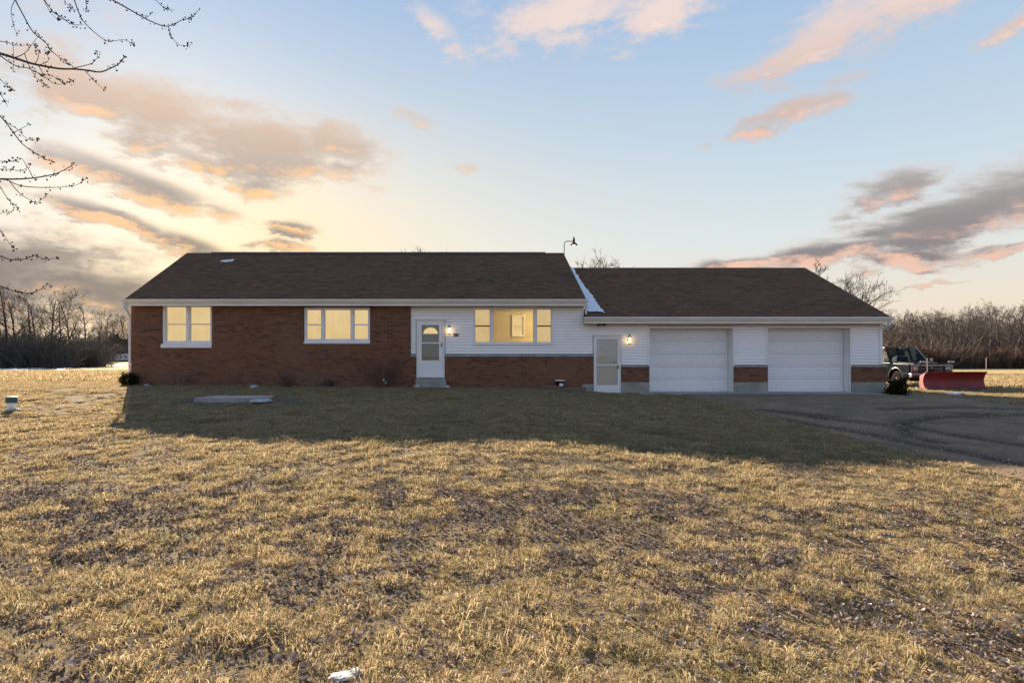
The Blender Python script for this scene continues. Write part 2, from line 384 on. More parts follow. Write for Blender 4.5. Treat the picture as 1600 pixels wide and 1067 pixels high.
M['darkmetal'] = simple('dark_metal', (.035, .032, .030), (.05, .045, .04), 8, .5, .1, 60, .6)
M['brass'] = simple('aged_brass', (.30, .20, .08), (.18, .12, .06), 9, .4, .1, 60, .9)
M['bulb'] = emit('lamp_bulb', (1.0, .62, .22), 3.0)
M['steel'] = simple('galvanised_steel', (.32, .31, .30), (.22, .21, .20), 6, .5, .05, 40, .7)
M['dark'] = simple('dark_interior', (.03, .028, .025), None, 3, .9)
M['soil'] = simple('bare_soil', (.10, .075, .055), (.06, .045, .034), 3, 1.0, .8, 18)
M['snow'] = None
def make_snow():
    m, k, b = material('old_snow'); co = k.new('ShaderNodeNewGeometry').outputs['Position']
    k.l.new(k.mix(k.mr(k.noise(co, 9, 5, .7), .5, .75, 0, .5), (.70, .72, .77), (.38, .36, .35)), b.inputs['Base Color'])
    b.inputs['Roughness'].default_value = .6; b.inputs['Subsurface Weight'].default_value = .15; b.inputs['Subsurface Radius'].default_value = (.02, .025, .03)
    bn = k.new('ShaderNodeBump'); bn.inputs['Strength'].default_value = .6; bn.inputs['Distance'].default_value = .02
    k.l.new(k.noise(co, 45, 4, .6), bn.inputs['Height']); k.l.new(bn.outputs[0], b.inputs['Normal']); return m
M['snow'] = make_snow()
M['shade_toned_snow'] = simple('dirty_shade_toned_snow', (.50, .51, .54), (.26, .25, .25), 14, .8, .5, 60)  # ground snow: dirt specks over a base darkened to stand for shade
M['bark'] = simple('grey_bark', (.085, .072, .062), (.05, .043, .038), 5, .95, .7, 14, stretch=(1, 1, .25))
M['twig'] = simple('winter_twig', (.085, .068, .058), (.055, .045, .04), 4, .9)
M['twig_far'] = simple('far_winter_twig', (.080, .068, .062), (.055, .048, .046), .4, .95)
M['twig_red'] = simple('reddish_brown_twig', (.10, .062, .050), (.065, .045, .038), 4, .9)
M['twig_pale'] = simple('pale_dry_stem', (.26, .19, .12), (.18, .13, .09), 4, .9)
# ------------------------------------------------------------------ ground: one sheet to the horizon
def grid_lines(a, b, step, far, grow=1.22):
    core = list(np.arange(a, b + 1e-6, step)); lo = []; hi = []; s = step; p = a
    while p > -far: s *= grow; p -= s; lo.append(p)
    s = step; p = core[-1]
    while p < far: s *= grow; p += s; hi.append(p)
    return np.array(lo[::-1] + core + hi)
def ground_material():
    m, k, b = material('ground_thatch'); gn = k.new('ShaderNodeNewGeometry'); p = gn.outputs['Position']
    sp = k.new('ShaderNodeSeparateXYZ'); k.l.new(p, sp.inputs[0])
    near = k.mix(k.mr(k.noise(p, 22, 6, .75), .38, .62), (.20, .155, .10), (.05, .038, .028))
    near = k.mix(k.mr(k.noise(p, 1.1, 4), .5, .7, 0, .5), near, (.10, .10, .045))
    st = k.new('ShaderNodeMapping'); k.l.new(p, st.inputs[0]); st.inputs['Scale'].default_value = (.25, 1, 1)
    far = k.mix(k.mr(k.noise(st.outputs[0], .35, 6, .7), .35, .65), (.40, .30, .15), (.31, .235, .11))
    far = k.mix(k.mr(k.noise(st.outputs[0], .12, 5, .7), .55, .75, 0, .6), far, (.25, .20, .11))
    k.l.new(k.mix(k.mr(sp.outputs[1], 10, 45, .25, 1), near, far), b.inputs['Base Color'])
    b.inputs['Roughness'].default_value = 1; b.inputs['Specular IOR Level'].default_value = .05
    bn = k.new('ShaderNodeBump'); bn.inputs['Strength'].default_value = .9; bn.inputs['Distance'].default_value = .05
    k.l.new(k.noise(p, 26, 6, .75), bn.inputs['Height']); k.l.new(bn.outputs[0], b.inputs['Normal']); return m
gx = grid_lines(-14, 20, .105, 2500); gy = grid_lines(-21.6, 1.0, .1, 2500)
GX, GY = np.meshgrid(gx, gy); nx, ny = len(gx), len(gy)
GZ = z_ground(GX, GY)
idx = np.arange(nx * ny).reshape(ny, nx)
F = np.stack([idx[:-1, :-1], idx[:-1, 1:], idx[1:, 1:], idx[1:, :-1]], -1).reshape(-1, 4)
link('ground', np_mesh('ground', np.stack([GX, GY, GZ], -1).reshape(-1, 3), F, ground_material(), True), kind='structure', label='dry winter lawn and open field around the house')

# ------------------------------------------------------------------ driveway with wheel ruts
RUTS = [[(1144, 639), (1219, 655), (1287, 667), (1366, 680), (1428, 694), (1506, 708), (1600, 727), (1700, 745)],
        [(1406, 664), (1428, 658), (1459, 653), (1506, 651), (1600, 649), (1700, 648)], [(1406, 664), (1444, 671), (1490, 680), (1553, 690), (1600, 697), (1700, 716)],
        [(1240, 644), (1303, 652)], [(1500, 646), (1600, 648)], [(1412, 671), (1425, 683), (1475, 694)], [(1190, 640), (1300, 656), (1420, 668)],
        [(1380, 640), (1480, 637), (1600, 640)]]
rut_pts = []
for ln in RUTS:
    ps = [ground_hit(*p) for p in ln]
    for a, b in zip(ps[:-1], ps[1:]):
        n = max(2, int((b - a).length / .12))
        rut_pts += [(a + (b - a) * (i / n)).to_2d() for i in range(n)]
rut_pts = np.array(rut_pts)
dx = np.arange(5.6, 24, .14); dy = np.arange(-26, -.3, .14)
DX, DY = np.meshgrid(dx, dy)
DX = DX + (RNG.random(DX.shape) - .5) * .06; DY = DY + (RNG.random(DY.shape) - .5) * .06
dist = np.full(DX.shape, 9.0)
for k in range(0, len(rut_pts), 1): dist = np.minimum(dist, (DX - rut_pts[k, 0]) ** 2 + (DY - rut_pts[k, 1]) ** 2)
rut = np.exp(-dist / (2 * .15 ** 2))
DZ = zsmooth(DX, DY) + .018 + (vnoise(DX, DY, .5, 71, 2) - .5) * .03 - rut * .03 + np.exp(-(np.sqrt(dist) - .27) ** 2 / .01) * .006
# the edges dive under the sward
DZ = DZ - (1 - in_drive(DX, DY)) * .16
ii = np.arange(DX.size).reshape(DX.shape)
F = np.stack([ii[:-1, :-1], ii[:-1, 1:], ii[1:, 1:], ii[1:, :-1]], -1).reshape(-1, 4)
keep = (in_drive(DX, DY) > .02)
keepf = keep.ravel()[F].any(1)
def drive_material():
    m, k, b = material('dirt_and_gravel'); p = k.new('ShaderNodeNewGeometry').outputs['Position']
    a = k.new('ShaderNodeAttribute'); a.attribute_name = 'rut'
    c = k.mix(k.mr(k.noise(p, 1.2, 6, .7), .35, .65), (.245, .165, .105), (.155, .104, .068))
    c = k.mix(k.mr(k.noise(p, 60, 3, .6), .55, .75, 0, .6), c, (.34, .27, .21))
    c = k.mix(k.m('MULTIPLY', a.outputs['Fac'], .75), c, (.045, .025, .016))
    k.l.new(c, b.inputs['Base Color']); b.inputs['Roughness'].default_value = .95; b.inputs['Specular IOR Level'].default_value = .15
    bn = k.new('ShaderNodeBump'); bn.inputs['Strength'].default_value = .8; bn.inputs['Distance'].default_value = .03
    k.l.new(k.noise(p, 35, 6, .7), bn.inputs['Height']); k.l.new(bn.outputs[0], b.inputs['Normal']); return m
me = np_mesh('driveway', np.stack([DX, DY, DZ], -1).reshape(-1, 3), F[keepf], drive_material(), True)
at_ = me.attributes.new('rut', 'FLOAT', 'POINT'); at_.data.foreach_set('value', rut.ravel().astype(np.float32))
link('driveway', me, kind='structure', label='dark dirt and gravel driveway with wheel ruts')
ap = MB()
na = 40
for i in range(na):
    x0, x1 = 6.0 + i * (14.4 - 6.0) / na, 6.0 + (i + 1) * (14.4 - 6.0) / na
    ya, yb = -.75 - .18 * float(vnoise(x0, 0, .6, 4)), -.75 - .18 * float(vnoise(x1, 0, .6, 4))
    z = lambda x, y: float(zsmooth(x, y)) + .032
    ap.add([(x0, .5, z(x0, 0)), (x1, .5, z(x1, 0)), (x1, yb, z(x1, yb)), (x0, ya, z(x0, ya)), (x0, ya, z(x0, ya) - .12), (x1, yb, z(x1, yb) - .12)], [(3, 2, 1, 0), (4, 5, 2, 3)])
ap.obj('garage_apron', M['concrete'], kind='structure', label='worn concrete apron in front of the garage doors')

# ------------------------------------------------------------------ house
house = thing('ranch_house', 'long brick and white sided ranch house with attached two door garage', 'house', (0, 0, 0))
XL, XS, XM, XR = -11.62, FX(642), 4.22, 14.72      # left end, start of siding, end of main block, right end
# openings on the facade (x0, x1, z0, z1)
W1 = (FX(256), FX(332), FZ(537.5), FZ(476.5)); W2 = (FX(476.3), FX(578.3), FZ(534.5), FZ(481)); W3 = (FX(739.5), FX(864), FZ(539), FZ(480.5))
D1 = (FX(651), FX(694.7), FZ(590), FZ(499.5)); D2 = (FX(927.3), FX(969.4), FZ(614), FZ(524))
G1 = (FX(1014.8), FX(1144.5), FZ(613.5), FZ(513)); G2 = (FX(1199.5), FX(1327.7), FZ(613), FZ(512.5))
HOLES = [W1, W2, W3, D1, D2, G1, G2]
def cells(x0, x1, z0, z1, holes):
    xs = sorted({x0, x1} | {min(max(h[i], x0), x1) for h in holes for i in (0, 1)}); zs = sorted({z0, z1} | {min(max(h[i], z0), z1) for h in holes for i in (2, 3)})
    for a, b in zip(xs[:-1], xs[1:]):
        for c, d in zip(zs[:-1], zs[1:]):
            mx, mz = (a + b) / 2, (c + d) / 2
            if b - a > 1e-4 and d - c > 1e-4 and not any(h[0] < mx < h[1] and h[2] < mz < h[3] for h in holes): yield a, b, c, d
core = MB()
for c in cells(XL + .06, XM, -.6, 2.93, HOLES): core.box(c[0], c[1], .035, .24, c[2], c[3])
for c in cells(XM, XR - .03, -.7, 2.33, HOLES): core.box(c[0], c[1], .035, .24, c[2], c[3])
core.obj('front_wall', M['tan_trim'], house)
RY, RZ, EY, EZ = 4.55, 5.45, -.35, 3.05           # main roof: ridge and front eave
GRY, GRZ, GEY, GEZ = 5.1, 4.90, -.35, 2.44       # garage roof
side = MB()
side.prism([(-.05, -.6), (9.1, -.6), (9.1, 2.86), (RY, RZ - .24), (-.05, 3.03)], 'x', XL, XL + .2)
side.obj('gable_wall', M['brick'], house)
side = MB(); side.prism([(.02, -.6), (9.1, -.6), (9.1, 2.86), (RY, RZ - .24), (.02, 3.03)], 'x', XM - .2, XM - .001); side.obj('gable_wall', M['vinyl'], house)
side = MB(); side.prism([(.02, -.7), (10.2, -.7), (10.2, 2.3), (GRY, GRZ - .2), (.02, 2.36)], 'x', XR - .2, XR - .001); side.obj('gable_wall', M['vinyl'], house)
MB().box(XL + .2, XM - .2, 8.9, 9.1, -.6, 2.84).obj('rear_wall', M['brick'], house)
MB().box(XM, XR - .2, 10.0, 10.2, -.7, 2.24).obj('rear_wall', M['vinyl'], house)
# mortar bed and bricks
BF = -.06                                         # face of the brick
def regions():
    yield (XL, XS, -.25, FZ(475)), [(W1[0] - .07, W1[1], W1[2] - .14, 9), (W2[0] - .03, W2[1] + .01, W2[2] - .06, W2[3])]
    yield (XS, D1[0], -.25, FZ(557.5)), []
    yield (D1[1], D2[0] - .0, -.32, FZ(557.5)), []
    yield (D1[0], D1[1], -.25, D1[2] - .25), []
    for a, b in ((D2[1], G1[0] - .02), (G1[1] + .02, G2[0] - .02), (G2[1] + .02, FX(1384))): yield (a, b, FZ(597), FZ(573.5)), []
bed = MB(); bricks = []
CH, BL, JT = .0677, .203, .010
for (x0, x1, z0, z1), hs in regions():
    bed = MB()
    for c in cells(x0, x1, z0, z1, hs): bed.box(c[0] + .002, c[1] - .002, BF + .008, .034, c[2] + .001, c[3] - .001)
    bed.obj('mortar_bed', M['mortar'], house)
    r = 0; z = z1 - CH
    while z > z0 - CH * .6:
        za, zb = max(z + JT, z0 + .001), z + CH
        ivs = [(x0, x1)]
        for h in hs:
            if h[2] < zb - .02 and h[3] > za + .02:
                nv = []
                for a, b in ivs:
                    if h[0] > a: nv.append((a, min(b, h[0])))
                    if h[1] < b: nv.append((max(a, h[1]), b))
                ivs = [q for q in nv if q[1] - q[0] > .02]
        for a, b in ivs:
            x = math.floor(a / (BL + JT)) * (BL + JT) + (r % 2) * (BL + JT) / 2 - (BL + JT)
            while x < b:
                xa, xb = max(x, a), min(x + BL, b)
                if xb - xa > .03 and zb - za > .02: bricks.append((xa, xb, za, zb))
                x += BL + JT
        z -= CH; r += 1
full = [b for b in bricks if abs(b[1] - b[0] - BL) < .001 and abs(b[3] - b[2] - (CH - JT)) < .002 and D1[1] < b[0] and b[1] < D2[0] and b[2] > .25]
full.sort(key=lambda b: abs(b[0] - 1.4) + .1 * b[2]); chosen = full[:300]; cs = set(chosen)
bm = MB().box(-BL / 2, BL / 2, 0, .03, 0, CH - JT, 'noback').mesh('brick', M['brick'])
for b in chosen: link('brick', bm, house, loc=((b[0] + b[1]) / 2, BF - random.random() * .003, b[2]))
rest = MB()
for b in bricks:
    if b not in cs:
        y = BF - random.random() * .003; rest.box(b[0], b[1], y, BF + .03, b[2], b[3], 'noback')
rest.obj('brickwork', M['brick'], house, kind='stuff')
# garage foundation and ledge caps
for a, b in ((D2[1], G1[0] - .02), (G1[1] + .02, G2[0] - .02), (G2[1] + .02, FX(1383))):
    MB().bbox(a + .001, b, BF - .02, .03, -.55, FZ(597) - .002, .008).obj('foundation', M['concrete'], house)
MB().bbox(FX(909), D2[0] - .002, BF - .03, .03, -.5, FZ(600), .008).obj('foundation', M['concrete'], house)
def cap(x0, x1, z0, z1, ov=.04):
    MB().prism([(BF - ov, z0), (BF - ov, z0 + (z1 - z0) * .45), (.03, z1), (.03, z0)], 'x', x0, x1).obj('ledge_cap', M['cap'], house)
cap(XS - .02, D1[0] - .03, FZ(557.5), FZ(552.5)); cap(D1[1] + .03, D2[0] - .01, FZ(557.5), FZ(552.5))
for a, b in ((D2[1] + .005, G1[0] - .025), (G1[1] + .025, G2[0] - .025), (G2[1] + .025, FX(1385))): cap(a, b, FZ(573.5), FZ(569.5), .035)
# lapped siding, each board its own piece
LAP = .1016
def siding(x0, x1, z0, z1, holes):
    z = z0
    while z < z1 - .01:
        za, zb = z, min(z + LAP, z1)
        cuts = [h for h in holes if h[2] < zb - 1e-3 and h[3] > za + 1e-3 and h[0] < x1 and h[1] > x0]
        segs = [(x0, x1, za, zb)]
        for h in cuts:
            ns = []
            for s in segs:
                if h[0] >= s[1] or h[1] <= s[0]: ns.append(s); continue
                if h[0] > s[0] + .01: ns.append((s[0], h[0], s[2], s[3]))
                if h[1] < s[1] - .01: ns.append((h[1], s[1], s[2], s[3]))
                if h[3] < s[3] - .012: ns.append((max(s[0], h[0]), min(s[1], h[1]), h[3], s[3]))
                if h[2] > s[2] + .012: ns.append((max(s[0], h[0]), min(s[1], h[1]), s[2], h[2]))
            segs = ns
        for (a, b, c, d) in segs:
            f = lambda zz: .014 - .026 * (1 - (zz - za) / LAP)        # bottom edge proud of the course below
            MB().prism([(f(c) , c), (f(d), d), (.034, d), (.034, c), (f(c) + .012, c - .006)], 'x', a, b).obj('clapboard', M['vinyl'], house)
        z += LAP
grow = lambda h, e: (h[0] - e, h[1] + e, h[2] - e, h[3] + e)
siding(XS + .03, XM - .03, FZ(552.5), FZ(481.5), [grow(W3, .0), grow(D1, .03)])
siding(XM - .03, D2[0] - .03, FZ(552.5), FZ(509), [])
siding(D2[0] - .03, G1[0] - .06, FZ(569.5), FZ(509), [grow(D2, .03)])
siding(G1[1] + .06, G2[0] - .06, FZ(569.5), FZ(509), [])
siding(G2[1] + .06, XR - .1, FZ(569.5), FZ(509), [])
tr = lambda x0, x1, z0, z1, y=-.012, n='trim', m='white': MB().bbox(x0, x1, y, .036, z0, z1, .004).obj(n, M[m], house)
tr(XS, XS + .03, FZ(552.4), FZ(481.6), -.03, 'corner_post'); tr(XM - .03, XM + .028, FZ(509) + .006, FZ(481.6), -.022, 'corner_post')
tr(XR - .1, XR + .012, FZ(569.3), FZ(503), -.03, 'corner_post')
tr(XS, XM + .028, FZ(481.5), FZ(474), -.02, 'frieze_board', 'tan_trim'); tr(XM + .03, XR + .012, FZ(508.8), FZ(502.4), -.02, 'frieze_board', 'tan_trim')
MB().box(XL, XS - .002, BF - .02, .034, FZ(475) + .004, 2.95).obj('frieze_board', M['white'], house)
# ------------------------------------------------------------------ roofs
def roof(x0, x1, ey, ez, ry, rz, ry2, nm, seed):
    th = .11; by = 2 * ry - ey
    m = MB(); m.prism([(ey, ez - .03), (ry, rz - .03), (by, ez - .03), (by, ez - th - .03), (ry, rz - th - .03), (ey, ez - th - .03)], 'x', x0, x1)
    ro = m.obj('roof', M['deck'], house)
    sl = Vector((0, ry - ey, rz - ez)); L = sl.length; d = sl / L; nrm = Vector((0, -d.z, d.y)); rnd = random.Random(seed)
    s = MB(); ex = .142; rows = int(L / ex) + 1
    for r in range(rows):
        x = x0 - .02 - rnd.random() * .3; t0 = r * ex - .02; t1 = min(t0 + ex + .03, L)
        while x < x1 + .02:
            wd = rnd.choice((.14, .2, .26, .33, .33)); xa, xb = max(x, x0 - .02), min(x + wd - .004, x1 + .02)
            if xb - xa > .02:
                h = .007 + rnd.random() * .006; dr = rnd.random() * .006
                p = lambda X, T, H: (X, ey + d.y * T + nrm.y * H, ez - .03 + d.z * T + nrm.z * H)
                s.add([p(xa, t0 - dr, .004 + h), p(xb, t0 - dr, .004 + h), p(xb, t1, .004), p(xa, t1, .004), p(xa, t0 - dr, 0), p(xb, t0 - dr, 0)], [(0, 1, 2, 3), (4, 5, 1, 0), (4, 0, 3), (5, 2, 1)])
            x += wd
    s.obj('shingles', M['shingle'], ro, kind='stuff')
    c = MB(); x = x0
    while x < x1:
        xb = min(x + .3, x1); c.prism([(ry - .15, rz - .03 - .15 * d.z / d.y + .014), (ry, rz - .008), (ry + .15, rz - .03 - .15 * d.z / d.y + .014), (ry, rz - .05)], 'x', x, xb - .006); x += .3
    c.obj('ridge_caps', M['shingle'], ro, kind='stuff')
    return ro, d, nrm
roof_m, dm, nm_ = roof(XL - .06, XM + .03, EY, EZ, RY, RZ, 0, 'main', 3)
roof_g, dg, ng_ = roof(XM + .035, XR + .08, GEY, GEZ, GRY, GRZ, 0, 'garage', 4)
rv = MB()
rv.prism([(RY - .2, RZ - .085), (RY, RZ + .03), (RY + .2, RZ - .085), (RY, RZ - .02)], 'x', at(330, 395, 26.5).x, at(852, 395, 26.5).x); rv.obj('ridge_vent', M['deck'], roof_m)
# rake boards along the gable ends
def rake(x0, x1, ey, ez, ry, rz, zd=.24):
    MB().prism([(ey, ez - .145), (ry, rz - .145), (ry, rz - .145 - zd * .7), (ey, ez - .145 - zd * .7)], 'x', x0, x1).obj('rake_board', M['white'], house)
rake(XL - .058, XL - .004, EY, EZ, RY, RZ); rake(XM + .002, XM + .03, EY, EZ, RY, RZ); rake(XR + .016, XR + .078, GEY, GEZ, GRY, GRZ)
# fascia, soffit, gutters and downspouts
def eave(x0, x1, ey, ez, wall_y, zs):
    MB().box(x0 + .01, x1 - .01, ey + .02, ey + .045, ez - .24, ez - .142).obj('fascia', M['white'], house)
    MB().box(x0 + .01, x1 - .01, ey + .046, wall_y, ez - .20, ez - .185).obj('soffit', M['tan_trim'], house)
    g_ = MB(); zt = ez - .02
    pr = [(ey + .018, zt - .125), (ey - .045, zt - .125), (ey - .06, zt - .085), (ey - .095, zt - .05), (ey - .10, zt), (ey - .085, zt), (ey - .082, zt - .045), (ey - .048, zt - .08), (ey - .036, zt - .113), (ey + .018, zt - .113)]
    g_.prism(pr, 'x', x0, x1)
    g_.prism(pr[:5] + [(ey + .018, zt)], 'x', x0 - .006, x0); g_.prism(pr[:5] + [(ey + .018, zt)], 'x', x1, x1 + .006)
    return g_.obj('gutter', M['gutter'], house)
eave(XL - .11, XM + .09, EY, EZ, BF - .021, 0); eave(XM - .02, XR + .12, GEY, GEZ, -.021, 0)
def spout(pts, r=.036): MB().tube(pts, r, 8).obj('downspout', M['gutter'], house, True)
xl = XL - .045
spout([(xl - .02, EY - .03, EZ - .14), (xl - .02, EY - .03, EZ - .24), (xl, EY + .1, EZ - .38), (xl, -.06, EZ - .52), (xl, -.06, EZ - .66), (xl, -.055, .16), (xl, -.10, .06), (xl, -.28, .0)], .038)
spout([(XM + .05, EY - .03, EZ - .14), (XM + .05, EY - .03, EZ - .22), (XM + .055, EY + .09, EZ - .33), (XM + .06, EY + .13, EZ - .42), (XM + .06, EY + .06, EZ - .52)], .036)
spout([(XR + .08, GEY - .03, GEZ - .14), (XR + .08, GEY - .02, GEZ - .2), (XR + .07, GEY + .16, GEZ - .34), (XR + .05, .06, GEZ - .42), (XR + .05, .12, GEZ - .55), (XR + .05, .13, .9)], .038)
# ------------------------------------------------------------------ windows
def bars(m, x0, x1, z0, z1, wd, y0, y1, wb=None):
    wb = wb or wd
    m.bbox(x0, x0 + wd, y0, y1, z0, z1, .003); m.bbox(x1 - wd, x1, y0, y1, z0, z1, .003)
    m.bbox(x0 + wd, x1 - wd, y0, y1, z0, z0 + wb, .003); m.bbox(x0 + wd, x1 - wd, y0, y1, z1 - wd, z1, .003); return m
def window(h, lites, yf, fw=.045, fill='blind', sill=None, dark_rail=False, label=None):
    x0, x1, z0, z1 = h
    fr = bars(MB(), x0, x1, z0, z1, fw, yf, .10, fw * 1.4)
    for (a, b, kind) in lites[:-1]: fr.bbox(b, lites[lites.index((a, b, kind)) + 1][0], yf - .004, .10, z0 + fw * 1.4, z1 - fw, .003)
    fo = fr.obj('window', M['white'], house)
    if label: fo['label'] = label
    for (a, b, kind) in lites:
        za, zb = z0 + fw * 1.4, z1 - fw; s = bars(MB(), a, b, za, zb, .03, yf + .03, .08, .05)
        zm = (za + zb) / 2
        s.obj('sash', M['white'], fo)
        if kind == 'double':
            MB().bbox(a + .03, b - .03, yf + .022, .078, zm - .02, zm + .02, .003).obj('meeting_rail', M['darkmetal' if dark_rail else 'white'], fo)
            spans = ((za + .05, zm - .02, .062), (zm + .02, zb - .03, .052))
        else: spans = ((za + .05, zb - .03, .055),)
        for (p0, p1, yy) in spans:
            MB().box(a + .03, b - .03, yy, yy + .004, p0, p1).obj('pane', M['glass'], fo)
        mat_ = M[fill if kind != 'open' else 'blind']
        if kind != 'open':
            # cloth hanging behind the glass, with soft folds
            n = 28; c = MB(); vs = []; ph = random.random() * 6
            for i in range(n + 1):
                xx = a + (b - a) * i / n; yy = .17 + .012 * math.sin(i * 1.3 + ph) * (1 if fill == 'curtain' else .35)
                vs += [(xx, yy, za), (xx, yy, zb)]
            c.add(vs, [(2 * i, 2 * i + 2, 2 * i + 3, 2 * i + 1) for i in range(n)]).obj('blind' if fill == 'blind' else 'curtain', mat_, fo)
    if sill: MB().bbox(sill[0], sill[1], sill[4], .034, sill[2], sill[3], .004).obj('sill', M['white'], fo)
    return fo
xm = (W1[0] + W1[1]) / 2
window(W1, [(W1[0] + .045, xm - .04, 'double'), (xm + .04, W1[1] - .045, 'double')], BF + .012, sill=(W1[0] - .07, W1[1], W1[2] - .135, W1[2] - .002, BF - .035))
window(W2, [(W2[0] + .045, FX(503), 'double'), (FX(506.5), FX(549), 'fixed'), (FX(552.5), W2[1] - .045, 'double')], BF + .012, sill=(W2[0] - .03, W2[1] + .01, W2[2] - .055, W2[2] - .002, BF - .03))
window(W3, [(W3[0] + .045, FX(766.5), 'double'), (FX(769.5), FX(834.5), 'open'), (FX(838), W3[1] - .045, 'double')], -.035, fill='curtain', dark_rail=True, label='wide picture window with open view into a lit room')
# the lit room behind the picture window
rx0, rx1, ry0, ry1, rz0, rz1 = -.3, 3.95, .245, 3.9, .45, 2.9
rm = MB()
rm.add([(rx0, ry0, rz0), (rx1, ry0, rz0), (rx1, ry1, rz0), (rx0, ry1, rz0), (rx0, ry0, rz1), (rx1, ry0, rz1), (rx1, ry1, rz1), (rx0, ry1, rz1)], [(0, 1, 2, 3), (7, 6, 5, 4), (2, 6, 7, 3), (0, 3, 7, 4), (1, 5, 6, 2)])
rm.obj('lit_room', M['room'], house)
iw = at(810, 509, CAM_D + 3.86)
iwo = bars(MB(), iw.x - .27, iw.x + .27, iw.z - .45, iw.z + .45, .07, 3.82, 3.89).obj('inner_window', M['room_white'], house)
MB().bbox(iw.x - .2, iw.x + .2, 3.83, 3.88, iw.z - .02, iw.z + .02, .004).obj('meeting_rail', M['room_white'], iwo)
MB().box(iw.x - .2, iw.x + .2, 3.884, 3.888, iw.z - .38, iw.z + .38).obj('blind', M['room_white'], iwo)
rl = thing('ceiling_lamp', 'small lit ceiling lamp in the room behind the picture window', 'lamp', (3.5, 2.2, rz1))
MB().lathe([(.02, 0), (.14, -.01), (.15, -.05), (.11, -.09), (.02, -.105)], n=20).obj('lamp_bowl', emit('ceiling_lamp_glass', (1, .72, .36), 1.0), rl, True)
pl = bpy.data.lights.new('ceiling_lamp_light', 'POINT'); pl.energy = 24; pl.color = (1, .80, .48); pl.shadow_soft_size = .16
lo_ = link('ceiling_lamp_light', pl, rl, loc=(0, 0, -.28))
# ------------------------------------------------------------------ doors
def storm_door(h, gl, zmid, arch, handle_right):
    x0, x1, z0, z1 = h
    fr = MB(); fw = .05
    fr.bbox(x0, x0 + fw, -.06, .14, z0, z1, .004); fr.bbox(x1 - fw, x1, -.06, .14, z0, z1, .004); fr.bbox(x0 + fw, x1 - fw, -.06, .14, z1 - fw, z1, .004)
    do = fr.obj('door', M['white'], house)
    MB().bbox(x0 - .03, x1 + .03, -.085, .034, z1 + .002, z1 + .03, .004).obj('drip_cap', M['gutter'], do)
    a, b, c, d = x0 + fw + .004, x1 - fw - .004, z0 + .012, z1 - fw - .004
    lf = MB(); y0, y1 = -.045, -.012
    lf.bbox(a, gl[0], y0, y1, c, d, .003); lf.bbox(gl[1], b, y0, y1, c, d, .003)
    lf.bbox(gl[0], gl[1], y0, y1, c, gl[2], .003); lf.bbox(gl[0], gl[1], y0, y1, gl[3], d, .003)
    lf.bbox(gl[0], gl[1], y0 - .004, y1, zmid - .022, zmid + .022, .003)
    lf.obj('storm_door', M['white'], do)
    for p0, p1 in ((gl[2], zmid - .022), (zmid + .022, gl[3])): MB().box(gl[0], gl[1], -.03, -.026, p0, p1).obj('pane', M['glass'], do)
    hx = b - .045 if handle_right else b - .05
    MB().bbox(hx - .016, hx + .016, y0 - .03, y0, zmid - .13, zmid - .0, .006).obj('handle', M['darkmetal'], do)
    # the house door behind the storm door
    hd = MB()
    if arch:
        zc = gl[3] - .30; rr = (gl[1] - gl[0]) / 2 * .84; xc = (gl[0] + gl[1]) / 2
        hd.box(a, b, .06, .10, c, zc)
        n = 16; pts = [(xc + rr * math.cos(math.pi * i / n), zc + rr * .86 * math.sin(math.pi * i / n)) for i in range(n + 1)]
        hd.prism([(b, zc), (b, d), (a, d), (a, zc)] + [(p[0], p[1]) for p in reversed(pts)], 'y', .06, .10)
        hd.obj('house_door', M['room_grey'], do)
        MB().prism([(p[0], p[1]) for p in pts], 'y', .085, .09).obj('fan_light', M['blind'], do)
    else:
        hd.box(a, b, .012, .06, c, d); hd.obj('house_door', M['white'], do)
        MB().lathe([(.012, 0), (.016, -.01), (.01, -.02)], (FX(947), .012, FZ(548)), 12, 'y').obj('peephole', M['darkmetal'], do)
        MB().lathe([(.02, 0), (.02, -.008), (.028, -.014), (.024, -.024), (.01, -.028)], (b - .16, .012, FZ(566)), 14, 'y').obj('knob', M['brass'], do)
    return do
M['room_grey'] = simple('grey_green_door_paint', (.30, .31, .28), (.25, .26, .23), 2, .5)
storm_door(D1, (FX(659), FX(686), FZ(563), FZ(508)), FZ(536), True, False)
storm_door(D2, (FX(931.8), FX(964.3), FZ(601.5), FZ(530)), FZ(570.5), False, True)
MB().bbox(D1[0] - .02, D1[1] + .02, -.16, .10, D1[2] - .05, D1[2] - .002, .006).obj('threshold', M['concrete'], house)
MB().bbox(D1[0] - .02, D1[1] + .06, -.34, BF - .001, -.16, D1[2] - .052, .012).obj('door_step', M['concrete'], house)
